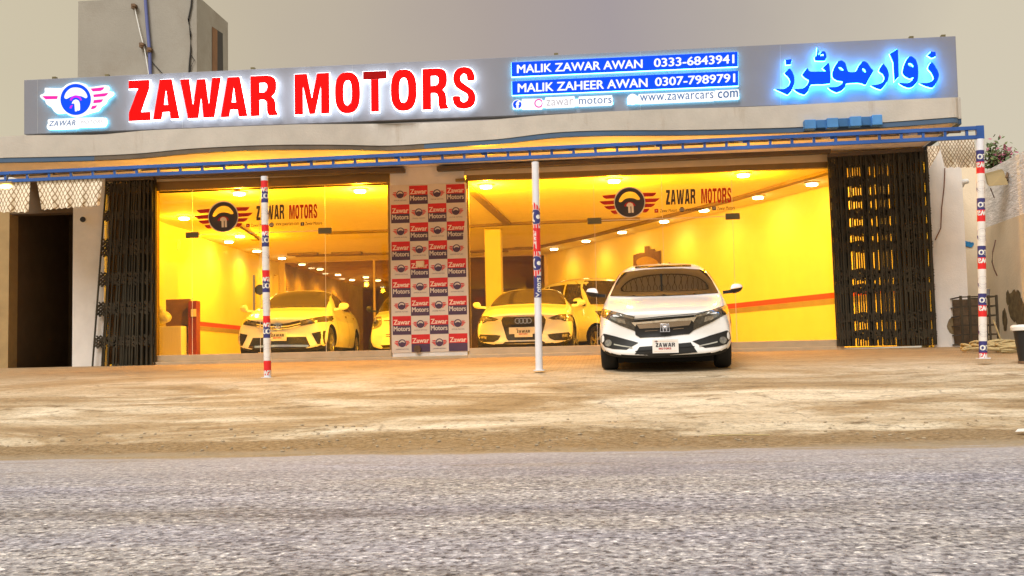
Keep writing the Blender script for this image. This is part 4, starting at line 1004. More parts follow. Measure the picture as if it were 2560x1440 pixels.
# ------------------------------------------------------------------ cars
def stations(L, W, zb, nose, cowl, rf, rr, dk, belt, H, roofw, nw=.86, tail_z=.95):
    cy, cz = cowl; dy, dz = dk; b0, b1 = belt
    my = (cy + rf) / 2; mz = (cz + H - .05) / 2
    return [
        (0.0, zb + .07, nw * W, .50, .74 * W, nose - .07, .52 * W, nose - .03, nose - .01),
        (.07, zb + .02, .92 * W, .50, .82 * W, nose - .04, .58 * W, nose, nose + .015),
        (.32, zb, .96 * W, .52, .885 * W, nose + .02, .64 * W, nose + .05, nose + .06),
        (cy * .62, zb, .99 * W, .56, .91 * W, (nose + b0) / 2 + .02, .66 * W, cz - .075, cz - .05),
        (cy, zb, W, .60, .91 * W, b0, .82 * W, cz - .035, cz),
        (cy + (my - cy) * .5, zb, W, .60, .90 * W, b0 + .02, .80 * W, cz + .03, (cz + mz) / 2 + .02),
        (my, zb, W, .60, .895 * W, b0 + .03, roofw * W + .10, mz - .06, mz),
        (rf, zb, W, .60, .885 * W, b0 + .04, roofw * W + .015, H - .115, H - .045),
        (rf + .35, zb, W, .60, .88 * W, b0 + .045, roofw * W, H - .055, H - .012),
        ((rf + rr) / 2 + .2, zb, W, .60, .88 * W, (b0 + b1) / 2 + .02, roofw * W - .005, H - .045, H),
        (rr, zb, W, .62, .875 * W, b1, roofw * W - .03, H - .10, H - .05),
        ((rr + dy) / 2, zb, .985 * W, .64, .865 * W, b1 + .02, roofw * W, (H + dz) / 2 - .08, (H + dz) / 2 - .03),
        (dy, zb + .02, .97 * W, .66, .85 * W, b1 + .01, .70 * W, dz - .03, dz),
        (L - .07, zb + .08, .92 * W, .66, .80 * W, tail_z - .05, .66 * W, tail_z - .02, tail_z),
        (L, zb + .12, .87 * W, .66, .76 * W, tail_z - .10, .62 * W, tail_z - .06, tail_z - .04)]

def eval_mesh(ob):
    dg = bpy.context.evaluated_depsgraph_get(); return bpy.data.meshes.new_from_object(ob.evaluated_get(dg))

class Car:
    def __init__(s, name, label, loc, rot, st, L, W, axles, r, bow=.42, bowr=.25, paint=None, front_rake=.10, cat='car'):
        s.root = thing(name, label, cat, loc); s.root.rotation_euler = rot
        s.mw = Matrix.LocRotScale(Vector(loc), __import__('mathutils').Euler(rot), None)
        s.eye = s.mw.inverted() @ CAM; s.L, s.W, s.r, s.axles = L, W, r, axles
        vs, fs = [], []
        for (y, zb, w, zw, ws, zs, wt, zte, zt) in st:
            half = [(0, zb), (.82 * w, zb), (.985 * w, zb + .11), (w, zw), (ws, zs), (wt, zte), (wt * .55, zte + (zt - zte) * .75), (0, zt)]
            ring = half + [(-x, z) for x, z in half[-2:0:-1]]
            for x, z in ring:
                yy = y + bow * abs(x / W) ** 2.5 * max(0, 1 - y / 1.25) - bowr * abs(x / W) ** 2.5 * max(0, 1 - (L - y) / .9)
                if y < .5: yy += front_rake * (max(0, z - .52) / .3) ** 1.4 * (1 - y / .5) + .06 * (max(0, .42 - z) / .25) * (1 - y / .5)
                vs.append((x, yy, z))
        n = 14
        for i in range(len(st) - 1):
            for k in range(n): fs.append((i * n + k, (i + 1) * n + k, (i + 1) * n + (k + 1) % n, i * n + (k + 1) % n))
        fs.append(tuple(range(n))); fs.append(tuple(range((len(st) - 1) * n, len(st) * n))[::-1])
        me = bpy.data.meshes.new('tmp'); me.from_pydata(vs, [], fs); me.update()
        bm = bmesh.new(); bm.from_mesh(me); bmesh.ops.recalc_face_normals(bm, faces=bm.faces); bm.to_mesh(me); bm.free()
        ob = bpy.data.objects.new('tmp', me); col.objects.link(ob)
        md = ob.modifiers.new('s', 'SUBSURF'); md.levels = md.render_levels = 3
        full = eval_mesh(ob)
        full.calc_loop_triangles()
        s.bvh = BVHTree.FromPolygons([v.co.copy() for v in full.vertices], [tuple(t.vertices) for t in full.loop_triangles], all_triangles=True)
        ob.modifiers.clear(); ob.data = full
        full.materials.append(paint or M['paint']); full.materials.append(M['under'])
        cu = MB()
        for ay in axles:
            for sx in (-1, 1): cu.lathe([(0, r + .055), (.6, r + .055)], (sx * (W - .27), ay, r), (sx, 0, 0), 40)
        co_ = cu.build('cut', M['under'], local=True)
        bo = ob.modifiers.new('b', 'BOOLEAN'); bo.object = co_; bo.operation = 'DIFFERENCE'; bo.solver = 'EXACT'; bo.material_mode = 'TRANSFER'
        fin = eval_mesh(ob); fin.name = 'body'
        bpy.data.objects.remove(ob); bpy.data.objects.remove(co_)
        slot = [i for i, k in enumerate(fin.materials) if k == M['under']][0]
        for p in fin.polygons:
            p.use_smooth = True
            if p.normal.z < -.55 and p.center.z < .34: p.material_index = slot
        fin.set_sharp_from_angle(angle=R(35))
        s.body = bpy.data.objects.new('body', fin); col.objects.link(s.body); s.body.parent = s.root
    def cast(s, o, d):
        h = (None, None, None, 1e9)       # a ray along an edge can slip through the skin: keep the nearest of several
        for jx, jz in ((0, 0), (.0009, .0011), (-.0013, .0007), (.0011, -.0017), (-.0008, -.0012)):
            k = s.bvh.ray_cast(o + Vector((jx if abs(d.x) < .9 else 0, jx if abs(d.x) > .9 else 0, jz)), d)
            if k[0] is not None and k[3] < h[3]: h = k
        return h[0], h[1]
    def grid(s, poly, res):
        bm = bmesh.new(); bm.faces.new([bm.verts.new((x, 0, z)) for x, z in poly])
        xs = [p[0] for p in poly]; zs = [p[1] for p in poly]
        def cuts(a, b): k = math.floor(a / res) + 1; return [i * res for i in range(k, math.ceil(b / res))]
        for x in cuts(min(xs), max(xs)): bmesh.ops.bisect_plane(bm, geom=bm.verts[:] + bm.edges[:] + bm.faces[:], plane_co=(x, 0, 0), plane_no=(1, 0, 0))
        for z in cuts(min(zs), max(zs)): bmesh.ops.bisect_plane(bm, geom=bm.verts[:] + bm.edges[:] + bm.faces[:], plane_co=(0, 0, z), plane_no=(0, 0, 1))
        bmesh.ops.triangulate(bm, faces=[f for f in bm.faces if len(f.verts) > 4])
        bm.verts.index_update(); out = ([v.co.copy() for v in bm.verts], [tuple(v.index for v in f.verts) for f in bm.faces]); bm.free(); return out
    def front(s, polys, name, mt, off=.006, res=.05, mirror=False, persp=None, parent=None, back=False):
        """outlines in the front view, laid onto the body surface"""
        g = MB()
        for poly in polys:
            for sx in ((1, -1) if mirror else (1,)):
                pv, pf = s.grid(poly, res)
                q = []
                for v in pv:
                    x, z = v.x * sx, v.z
                    for _ in range(60):       # a point just past the outline slides inwards until it meets the body
                        if persp is not None: o = Vector((0, persp[1], persp[2])); d = (Vector((x, persp[0], z)) - o).normalized()
                        elif back: o = Vector((x, s.L + 3, z)); d = Vector((0, -1, 0))
                        else: o = Vector((x, -3, z)); d = Vector((0, 1, 0))
                        h, nn = s.cast(o, d)
                        if h is not None: break
                        x *= .985; z = z * .985 + .62 * .015
                    if nn.dot(d) > 0: nn = -nn
                    q.append(h + nn * off)
                g.add(q, pf if sx > 0 else [f[::-1] for f in pf])
        return g.build(name, mt, parent or s.root, smooth=True, local=True)
    def pair(s, polys, name, mt, **k):
        a = s.front(polys, name, mt, **k); b = s.front([[(-x, z) for x, z in p] for p in polys], name, mt, **k); return a, b
    def side(s, poly, name, mt, sx, off=.006, res=.08, parent=None):
        pv, pf = s.grid(poly, res); q = []
        for v in pv:
            d = Vector((-sx, 0, 0)); zz = v.z
            for _ in range(60):
                h, nn = s.cast(Vector((sx * 3, v.x, zz)), d)
                if h is not None: break
                zz = zz * .985 + .7 * .015
            if nn.dot(d) > 0: nn = -nn
            q.append(h + nn * off)
        g = MB(); g.add(q, pf); return g.build(name, mt, parent or s.root, smooth=True, local=True)
    def wheels(s, w=.20, spokes=5, rim_mat=None, inset=.015):
        for ay in s.axles:
            for sx in (-1, 1):
                r = s.r; x1 = sx * (s.W - inset); g = MB()
                g.lathe([(0, r * .62), (.0, r * .90), (-.02, r * .97), (-.05, r), (-w + .05, r), (-w + .02, r * .97), (-w, r * .9), (-w, r * .62)], (x1, ay, r), (sx, 0, 0), 36, closed=True)
                wh = g.build('wheel', M['rubber'], s.root, smooth=True, local=True)
                g = MB(); g.lathe([(-.12, r * .63), (-.01, r * .66), (-.005, r * .62), (-.05, r * .58), (-.12, r * .57)], (x1, ay, r), (sx, 0, 0), 30, closed=True)
                for k in range(spokes):
                    a = 2 * math.pi * k / spokes + .3
                    for da in (-.13, .13):
                        g.bar((x1 - sx * .03, ay + math.cos(a) * .04, r + math.sin(a) * .04), (x1 - sx * .025, ay + math.cos(a + da) * r * .6, r + math.sin(a + da) * r * .6), .03, .035, up=(1, 0, 0))
                g.lathe([(-.05, .05), (-.01, .05), (-.005, .03)], (x1, ay, r), (sx, 0, 0), 16)
                g.build('rim', rim_mat or M['rim'], wh, local=True)
                g = MB(); g.lathe([(-.14, r * .6), (-.13, r * .6)], (x1, ay, r), (sx, 0, 0), 24); g.build('brake_disc', M['under'], wh, local=True)
    def mirror(s, y, z, x0, x1, h, top, low=None, depth=.11):
        for sx in (-1, 1):
            g = MB(); cx = (x0 + x1) / 2; hw = (x1 - x0) / 2
            for part, (za, zb_, mi) in enumerate(((.05, 1.0, 0), (-1.0, -.01, 1))):
                n1, n2 = 10, 18; vs = []
                for i in range(n1 + 1):
                    t = -1 + 2 * i / n1
                    for k in range(n2):
                        a = 2 * math.pi * k / n2; zz = math.sin(a); zz = max(za, min(zb_, zz)) if True else zz
                        prof = max(.05, (1 - abs(t) ** 3.2)) ** .5; taper = 1 - .22 * t
                        vs.append((sx * (cx + hw * t), y + depth * .5 * math.cos(a) * prof * taper + .05 * t, z + h * .5 * zz * prof * taper + .012 * t))
                fs = [(i * n2 + k, i * n2 + (k + 1) % n2, (i + 1) * n2 + (k + 1) % n2, (i + 1) * n2 + k) for i in range(n1) for k in range(n2)] + [tuple(range(n2)), tuple(range(n1 * n2, (n1 + 1) * n2))]
                g.add(vs, fs, mi)
            g.bar((sx * (x0 - .10), y + .01, z - h * .42), (sx * (x0 + .06), y + .01, z - h * .30), .07, .045, 1)
            g.build('wing_mirror', [top, low or M['black']], s.root, smooth=True, local=True)
    def plate(s, xc, zc, w, h, y=None, blank=None):
        if y is None: y = min(s.cast(Vector((xc, -3, zc + dz)), Vector((0, 1, 0)))[0].y for dz in (-h / 2, 0, h / 2))
        y -= .02
        if blank:
            bx, bz, bw, bh = blank; g = MB(); g.box(bx - bw / 2, bx + bw / 2, y + .001, y + .012, bz - bh / 2, bz + bh / 2); g.build('blank_plate', M['plate'], s.root, local=True)
        g = MB(); g.box(xc - w / 2, xc + w / 2, y - .014, y - .002, zc - h / 2, zc + h / 2, 0)
        qm = lambda a, b, c, d: quadmap((xc + a * w, y - .017, zc + c * h), (xc + b * w, y - .017, zc + c * h), (xc + a * w, y - .017, zc + d * h))
        g.geo(word_geo('ZAWAR'), qm(-.37, .37, -.04, .25), 1)
        g.geo(word_geo('MOTORS'), qm(-.26, .22, -.24, -.10), 2)
        for zz in (-.36, .36):
            g.add([(xc - w * .44, y - .016, zc + h * (zz - .015)), (xc + w * .44, y - .016, zc + h * (zz - .015)), (xc + w * .44, y - .016, zc + h * (zz + .015)), (xc - w * .44, y - .016, zc + h * (zz + .015))], [(0, 1, 2, 3)], 3)
        emblem(g, Vector((xc - w * .35, y - .016, zc + h * .37)), Vector((.011, 0, 0)), Vector((0, 0, .011)), .001, (1, 2, 0), badge=False)
        g.build('number_plate', [M['plate'], M['navyd'], M['redd'], M['bpink']], s.root, local=True)

# --- white sedan parked outside, nose to the street
dep = 14.88; d0 = ray(1665.5, 925); ca = CAM + d0 * dep; ca.z = gz(ca.y)
rz = -math.asin(ca.x / math.hypot(ca.x, ca.y))
pit = math.atan((gz(ca.y + 2.6) - gz(ca.y)) / 2.6)
loc = ca - Vector((-math.sin(rz), math.cos(rz), 0)) * .92 * math.cos(pit); loc.z = ca.z - .92 * math.sin(pit)
L_, W_ = 4.63, .90
C = Car('parked_car', 'white sedan parked outside on the forecourt in front of the right shop front', loc, (pit, 0, rz),
        stations(L_, W_, .165, .765, (1.22, .955), 2.03, 3.05, (4.1, 1.08), (.925, .985), 1.45, .69, nw=.88, tail_z=1.03), L_, W_, (.92, 3.62), .325, bow=.40)
EY = (.92, C.eye.y, C.eye.z)
def cz(zx, zy): return (((zx - 940) + (1340 - zy) * .028) / 902, ((1340 - zy) + (zx - 940) * .028) / 902)
def CP(*p): return [cz(x, y) for x, y in p]
pk = dict(persp=EY)
C.front([[(-.712, .980), (-.40, .966), (0, .960), (.40, .966), (.712, .980), (.63, 1.147), (.54, 1.288), (.25, 1.318), (0, 1.324), (-.25, 1.318), (-.54, 1.288), (-.63, 1.147)]], 'windscreen', M['carglass'], off=.009, res=.04, **pk)
hl = CP((1275, 716), (1400, 690), (1540, 655), (1683, 614), (1690, 640), (1665, 722), (1560, 775), (1450, 828), (1300, 886), (1262, 905), (1250, 800), (1290, 745))
C.pair([hl], 'headlight', M['lens'], off=.007, **pk)
C.pair([CP((1285, 722), (1400, 698), (1540, 663), (1680, 622), (1684, 640), (1540, 690), (1400, 724), (1290, 744))], 'daytime_lamp', M['lensbright'], off=.010, **pk)
C.pair([CP((1400, 745), (1500, 728), (1570, 712), (1560, 745), (1480, 785), (1390, 805))], 'lamp_projector', M['lensbright'], off=.010, **pk)
C.front([CP((560, 738), (915, 724), (1275, 716), (1262, 905), (1215, 940), (920, 957), (630, 955), (575, 915), (560, 800))], 'grille', M['black'], off=.008, **pk)
C.front([CP((528, 762), (915, 752), (1300, 734), (1275, 772), (1262, 800), (1245, 772), (915, 776), (590, 785), (575, 815), (552, 790))], 'chrome_bar', M['chrome'], off=.016, **pk)
C.front([CP((592, 790), (915, 779), (1243, 775), (1215, 832), (980, 842), (860, 842), (625, 845))], 'grille_bar', M['chromewarm'], off=.013, **pk)
C.front([CP((690, 875), (850, 873), (850, 881), (690, 883)), CP((985, 868), (1150, 864), (1150, 872), (985, 876))], 'grille_slat', M['chromewarm'], off=.011, **pk)
g = MB(); g.box(-.62, .62, .62, 4.1, .105, .20); g.box(-.80, .80, 1.3, 3.2, .12, .20); g.build('shade_tray', M['under'], C.root, local=True)  # black boxes added under the body to deepen the shade beneath it
# badge
bx_, bz_ = cz(917, 833)
by = C.cast(Vector((0, -3, bz_)), Vector((0, 1, 0)))[0].y - .03
HB = [[(-1, -.9), (-.86, .9), (.86, .9), (1, -.9)], [(-.84, -.76), (.84, -.76), (.72, .76), (-.72, .76)]]
HL = [[(-.62, .75), (-.30, .75), (-.22, .12), (.22, .12), (.30, .75), (.62, .75), (.42, -.75), (.18, -.75), (.14, -.12), (-.14, -.12), (-.18, -.75), (-.42, -.75)]]
g = MB(); g.geo(loops_geo(HB + HL, 0, .15), lambda v: Vector((v[0] * .062, by - v[2] * .06, bz_ + v[1] * .056)))
g.build('badge', M['chrome'], C.root, local=True)
C.pair([CP((1250, 1032), (1450, 975), (1660, 922), (1690, 955), (1702, 1020), (1655, 1085), (1560, 1108), (1400, 1117), (1345, 1085))], 'fog_recess', M['black'], off=.006, **pk)
C.pair([CP((1325, 1086), (1440, 1066), (1545, 1044), (1545, 1060), (1440, 1082), (1330, 1097))], 'chrome_strip', M['chrome'], off=.014, **pk)
fx, fz = cz(1610, 1035)
C.pair([[(fx + math.cos(k * math.pi / 8) * .047, fz + math.sin(k * math.pi / 8) * .047) for k in range(16)]], 'fog_lamp', M['lensbright'], off=.014, **pk)
C.front([CP((622, 1064), (930, 1056), (1232, 1042), (1312, 1166), (930, 1182), (540, 1192))], 'lower_intake', M['black'], off=.006, **pk)
C.front([CP((575, 1110), (930, 1103), (1275, 1090), (1278, 1098), (930, 1112), (572, 1120))], 'intake_slat', M['under'], off=.012, **pk)
C.front([CP((160, 662), (360, 715), (560, 733), (915, 716), (1275, 706), (1480, 678), (1690, 610), (1690, 604), (1480, 671), (1275, 699), (915, 709), (560, 726), (360, 708), (160, 655))], 'bonnet_gap', M['under'], off=.004, res=.06, **pk)
pxc, pzc = cz(932, 1040); C.plate(0, pzc, .325, .17)
C.mirror(1.52, 1.04, .905, 1.075, .125, M['paint'], M['black'])
C.wheels(.215, inset=.055)
for sx in (-1, 1):
    C.side([(1.88, 1.03), (2.2, 1.26), (2.6, 1.345), (3.2, 1.31), (3.75, 1.10), (3.7, 1.03), (2.6, 1.0)], 'side_window', M['carglass'], sx)
    C.side([(1.45, .36), (1.46, .36), (1.42, .86), (1.41, .86)], 'door_gap', M['under'], sx)
C.front([[(-.4, 1.37), (.4, 1.37), (.4, 1.405), (-.4, 1.405)]], 'sunroof', M['carglass'], off=.004)

def simple_glass(c, cowl, rf, H, roofw, W, y0=None):
    pass

# --- cars inside the showroom
def inside(px, py, Y): p = at(px, py, Y); return Vector((p.x, p.y, Z_FLOOR))
def DZ(cx, gy, s): return lambda *pts: [((x - cx) / s, (gy - y) / s) for x, y in pts]

# white saloon, left, dusty flank
L_, W_ = 4.62, .888
K = Car('showroom_car', 'white saloon with slim chrome grille behind the left shop front, dust on its flank', inside(690, 900, 20.1), (0, 0, R(3.1)),
        stations(L_, W_, .17, .80, (1.20, 1.02), 1.98, 3.15, (4.15, 1.10), (.96, 1.02), 1.475, .66, nw=.88, tail_z=1.05), L_, W_, (.95, 3.65), .32, bow=.40)
K.front([[(-.67, 1.035), (0, 1.05), (.67, 1.035), (.64, 1.20), (.56, 1.385), (0, 1.425), (-.56, 1.385), (-.64, 1.20)]], 'windscreen', M['carglass2'], off=.009, res=.05)
K.pair([[(.40, .735), (.62, .79), (.86, .87), (.875, .80), (.84, .735), (.62, .68), (.42, .645)]], 'headlight', M['lens'], off=.007)
K.pair([[(.46, .725), (.60, .765), (.60, .715), (.46, .68)]], 'lamp_projector', M['lensbright'], off=.010)
K.front([[(-.40, .745), (-.2, .70), (0, .68), (.2, .70), (.40, .745), (.42, .645), (.2, .60), (0, .585), (-.2, .60), (-.42, .645)]], 'grille', M['black'], off=.007)
for dz in (.0, .042): K.front([[(-.41, .705 - dz), (-.2, .66 - dz), (0, .643 - dz), (.2, .66 - dz), (.41, .705 - dz), (.41, .683 - dz), (.2, .638 - dz), (0, .62 - dz), (-.2, .638 - dz), (-.41, .683 - dz)]], 'chrome_bar', M['chrome'], off=.013)
ky = K.cast(Vector((0, -3, .66)), Vector((0, 1, 0)))[0].y - .03
g = MB()
for rx, rz_, dz in ((.075, .052, 0), (.045, .022, .020), (.022, .048, 0)):
    g.geo(loops_geo([ell(0, 0, rx, rz_, 28), ell(0, 0, rx - .011, rz_ - .010, 28)], 0, .004), lambda v: Vector((v[0], ky - v[2], .655 + v[1] + dz)))
g.build('badge', M['chrome'], K.root, local=True)
K.front([[(-.50, .44), (.50, .44), (.58, .26), (.45, .225), (-.45, .225), (-.58, .26)]], 'lower_intake', M['black'])
K.front([[(-.56, .285), (0, .30), (.56, .285), (.54, .25), (0, .262), (-.54, .25)]], 'silver_lip', M['chrome'], off=.016)
K.pair([[(.60, .50), (.82, .55), (.81, .30), (.70, .30)]], 'fog_recess', M['black'])
K.plate(.0, .455, .325, .17)
K.mirror(1.45, 1.06, .90, 1.08, .14, M['paint'], M['paint']); K.wheels(.20, 7, inset=.04)
for sx in (-1, 1):
    K.side([(1.86, 1.06), (2.12, 1.29), (2.5, 1.385), (2.62, 1.385), (2.62, 1.03)], 'side_window', M['carglass2'], sx)
    K.side([(2.68, 1.03), (2.68, 1.385), (3.1, 1.34), (3.6, 1.10), (3.55, 1.05)], 'side_window', M['carglass2'], sx)
    for pl in ([(1.5, .30), (1.512, .30), (1.48, .88), (1.468, .88)], [(2.66, .28), (2.672, .28), (2.672, 1.02), (2.66, 1.02)]): K.side(pl, 'door_gap', M['under'], sx)
    K.side([(1.3, .72), (1.5, .80), (2.2, .78), (3.3, .80), (3.3, .50), (2.4, .42), (1.9, .50), (1.4, .55)], 'dust_stain', M['dusty'], sx, off=.003)
    for yh in (2.45, 3.35): K.side([(yh, .88), (yh + .2, .89), (yh + .2, .915), (yh, .905)], 'door_handle', M['chrome'], sx, off=.02)

# white hatchback, half hidden by the panel
L_, W_ = 3.4, .74
A = Car('showroom_car', 'small white hatchback half hidden behind the chequered panel', inside(1003, 905, 22.2), (0, 0, R(1)),
        stations(L_, W_, .17, .86, (.80, 1.02), 1.42, 2.75, (3.15, 1.20), (.98, 1.04), 1.50, .74, nw=.90, tail_z=1.10), L_, W_, (.62, 3.06 - .05), .28, bow=.30, bowr=.15)
A.front([[(-.62, 1.01), (0, 1.04), (.62, 1.01), (.56, 1.38), (0, 1.44), (-.56, 1.38)]], 'windscreen', M['carglass2'], off=.009, res=.05)
hp = smooth([(.44, .86), (.52, .89), (.66, .86), (.71, .78), (.69, .66), (.60, .63), (.46, .68), (.42, .76)], 3)
ha, hb = A.pair([hp], 'headlight', M['lensbright'], off=.007)
A.pair([ell(.57, .76, .07, .075, 16)], 'lamp_bowl', M['lens'], off=.011)
A.front([[(-.38, .80), (.38, .80), (.38, .785), (-.38, .785)]], 'bonnet_gap', M['under'], off=.004)
A.front([[(-.34, .52), (-.2, .52), (-.2, .505), (-.34, .505)], [(-.34, .48), (-.2, .48), (-.2, .465), (-.34, .465)]], 'intake_slot', M['black'])
A.front([[(-.45, .30), (.45, .30), (.40, .24), (-.40, .24)]], 'lower_intake', M['black'])
A.plate(-.02, .46, .32, .17); A.mirror(.98, 1.08, .76, .90, .13, M['black']); A.wheels(.16, 5)
for sx in (-1, 1): A.side([(1.2, 1.06), (1.5, 1.36), (2.6, 1.38), (2.9, 1.10)], 'side_window', M['carglass2'], sx)

# white coupe with four rings
L_, W_ = 4.63, .927
D = Car('showroom_car', 'white coupe with large dark grille and ringed badge behind the white post', inside(1309, 905, 19.75), (0, 0, R(.4)),
        stations(L_, W_, .15, .74, (1.42, .96), 2.22, 3.05, (4.2, .98), (.90, .95), 1.372, .64, nw=.88, tail_z=.95), L_, W_, (.90, 3.65), .33, bow=.42)
D.front([[(-.72, .955), (-.36, .985), (0, .99), (.36, .985), (.72, .955), (.68, 1.1), (.565, 1.275), (0, 1.33), (-.565, 1.275), (-.68, 1.1)]], 'windscreen', M['carglass2'], off=.009, res=.05)
D.front([[(-.36, .69), (.36, .69), (.40, .64), (.385, .56), (.31, .30), (.28, .27), (-.28, .27), (-.31, .30), (-.385, .56), (-.40, .64)]], 'grille', M['black'], off=.008)
D.front([[(-.365, .70), (.365, .70), (.41, .645), (.40, .635), (.36, .688), (-.36, .688), (-.40, .635), (-.41, .645)]], 'grille_frame', M['chrome'], off=.012)
dy_ = D.cast(Vector((0, -3, .61)), Vector((0, 1, 0)))[0].y - .03
g = MB()
for k in range(4): g.geo(loops_geo([ell(0, 0, .050, .050, 28), ell(0, 0, .038, .038, 28)], 0, .004), lambda v: Vector((v[0] + (k - 1.5) * .068, dy_ - v[2], .612 + v[1])))
g.build('badge', M['chrome'], D.root, local=True)
D.pair([[(.44, .655), (.62, .715), (.85, .735), (.87, .60), (.72, .595), (.66, .625), (.52, .625)]], 'headlight', M['lens'], off=.007)
D.pair([[(.56, .66), (.70, .69), (.80, .69), (.80, .645), (.70, .64), (.58, .64)]], 'lamp_projector', M['lensbright'], off=.011)
D.pair([[(.42, .36), (.50, .375), (.80, .395), (.84, .33), (.82, .255), (.55, .25), (.46, .29)]], 'fog_recess', M['black'])
D.pair([[(.68, .36), (.78, .37), (.78, .32), (.68, .31)]], 'fog_lamp', M['lensbright'], off=.011)
D.front([[(-.34, .245), (.34, .245), (.38, .21), (-.38, .21)]], 'lower_intake', M['black'])
D.plate(.0, .405, .32, .165, blank=(.0, .44, .52, .12))
D.mirror(1.72, 1.0, .93, 1.09, .12, M['paint'], M['paint']); D.wheels(.22, 5, inset=.05)
for sx in (-1, 1):
    D.side([(1.95, 1.0), (2.4, 1.24), (2.9, 1.29), (3.5, 1.16), (3.8, 1.0)], 'side_window', M['carglass2'], sx)
    D.side([(1.62, .30), (1.632, .30), (1.60, .92), (1.588, .92)], 'door_gap', M['under'], sx)

# tall white wagon standing askew behind the coupe
L_, W_ = 4.0, .84
fw = at(1487, 850, 24.2); ang = R(33)
mv = Matrix.Rotation(ang, 3, 'Z'); o_ = Vector((fw.x, fw.y, Z_FLOOR)) - mv @ Vector((-W_, .75, 0))
V = Car('showroom_car', 'tall boxy white wagon standing askew behind the white coupe', o_, (0, 0, ang),
        stations(L_, W_, .22, .98, (1.0, 1.14), 1.62, 3.5, (3.85, 1.45), (1.10, 1.14), 1.82, .80, nw=.92, tail_z=1.25), L_, W_, (.75, 3.25), .33, bow=.25, bowr=.1)
V.front([[(-.70, 1.13), (.70, 1.13), (.64, 1.70), (-.64, 1.70)]], 'windscreen', M['carglass2'], off=.005, res=.1)
V.pair([[(.45, .93), (.76, .97), (.78, .78), (.48, .78)]], 'headlight', M['lens'], off=.007)
V.front([[(-.42, .92), (.42, .92), (.42, .80), (-.42, .80)]], 'grille', M['black'])
V.plate(0, .52, .32, .16); V.mirror(1.25, 1.20, .86, 1.03, .17, M['paint'], M['black']); V.wheels(.2, 5)
for sx in (-1, 1):
    V.side([(1.30, 1.20), (1.62, 1.62), (2.2, 1.66), (2.2, 1.18)], 'side_window', M['carglass2'], sx)
    V.side([(2.28, 1.18), (2.28, 1.66), (3.0, 1.66), (3.0, 1.18)], 'side_window', M['carglass2'], sx)
    V.side([(3.07, 1.18), (3.07, 1.66), (3.5, 1.62), (3.6, 1.22)], 'side_window', M['carglass2'], sx)
    V.side([(2.24, .35), (2.252, .35), (2.252, 1.15), (2.24, 1.15)], 'door_gap', M['under'], sx)

# ------------------------------------------------------------------ inside the showroom
T = thing('reception_desk', 'cream and brown reception desk with a red end panel at the left window', 'reception desk', (at(440, 890, 20.6).x, 20.6, Z_FLOOR))
y = 20.3
x0, x1, x2, x3 = X_of(360, 800, y), X_of(466, 800, y), X_of(471, 800, y), X_of(496, 800, y)
g = MB(); g.box(x0, x1, y - .25, y + .095, Z_FLOOR, Z_of(430, 817, y)); g.build('front_counter', M['panelcream'], T, bevel=.008)
g = MB(); g.box(X_of(409, 800, y), x2 - .002, y + .1, y + .16, Z_of(440, 817, y) - .3, Z_of(440, 747, y)); g.build('back_board', M['brown'], T, bevel=.008)
g = MB(); g.box(x2, x3 - .03, y - .02, y + .18, Z_FLOOR, Z_of(480, 752, y)); g.build('end_panel', M['woodred'], T, bevel=.008)
g = MB(); p = at(484, 782, y - .025); g.box(p.x - .05, p.x + .05, y - .028, y - .0215, p.z - .07, p.z + .07); g.build('notice', M['panelcream'], T)
p = at(407, 812, y - .1); g = MB(); g.ball((p.x, y - .1, p.z + .14), (.17, .10, .12)); g.ball((p.x - .04, y - .1, p.z + .22), (.09, .07, .10)); g.ball((p.x - .07, y - .1, p.z + .31), (.03, .03, .06))
for v in g.v: v.x += .03 * noise.noise(v * 7); v.z = max(v.z + .03 * noise.noise(v * 6), Z_of(407, 817, y))
tag(g.build('carrier_bag', mat('pale_bag', (.48, .46, .36), .5, var=.4, scale=12), smooth=True), 'crumpled pale carrier bag lying on the reception desk counter', 'bag')
# framed stepped picture on the right wall
def onwall(px, py, off=.0):
    d = ray(px, py); t = (wp - wn * off - CAM).dot(wn) / d.dot(wn); return CAM + d * t
g = MB()
outl = [(1583, 690), (1583, 638), (1600, 632), (1611, 632), (1611, 616), (1624, 615), (1624, 624), (1637, 622), (1637, 630), (1652, 626), (1652, 690)]
gg = loops_geo([[(x, -y) for x, y in outl]])
g.geo(gg, lambda v: onwall(v[0], -v[1], .03), 0)
gg = loops_geo([smooth([(1592, -650), (1615, -641), (1640, -650), (1646, -662), (1620, -668), (1595, -664)], 3)]); g.geo(gg, lambda v: onwall(v[0], -v[1], .036), 1)
tag(g.build('wall_picture', [M['brown'], M['gold']]), 'stepped brown wall picture hanging above the white sedan roof', 'wall picture')
g = MB()
gg = loops_geo([[(653, -705), (653, -682), (662, -679), (672, -684), (680, -672), (686, -676), (682, -686), (694, -688), (680, -692), (674, -697), (664, -690), (660, -705)]])
g.geo(gg, lambda v: at(v[0], -v[1], YB - .5), 0)
for v in list(g.v): pass
tag(g.build('wall_ornament', M['gold']), 'gold bird shaped ornament by the brown glass partition', 'ornament')
g = MB(); p = [atx(px, py, XL + .256) for px, py in ((443, 602), (452, 600), (452, 624), (443, 626))]; g.add(p, [(0, 1, 2, 3)])
tag(g.build('wall_notice', M['brown']), 'small brown notice stuck on the sloping stair wall', 'notice')
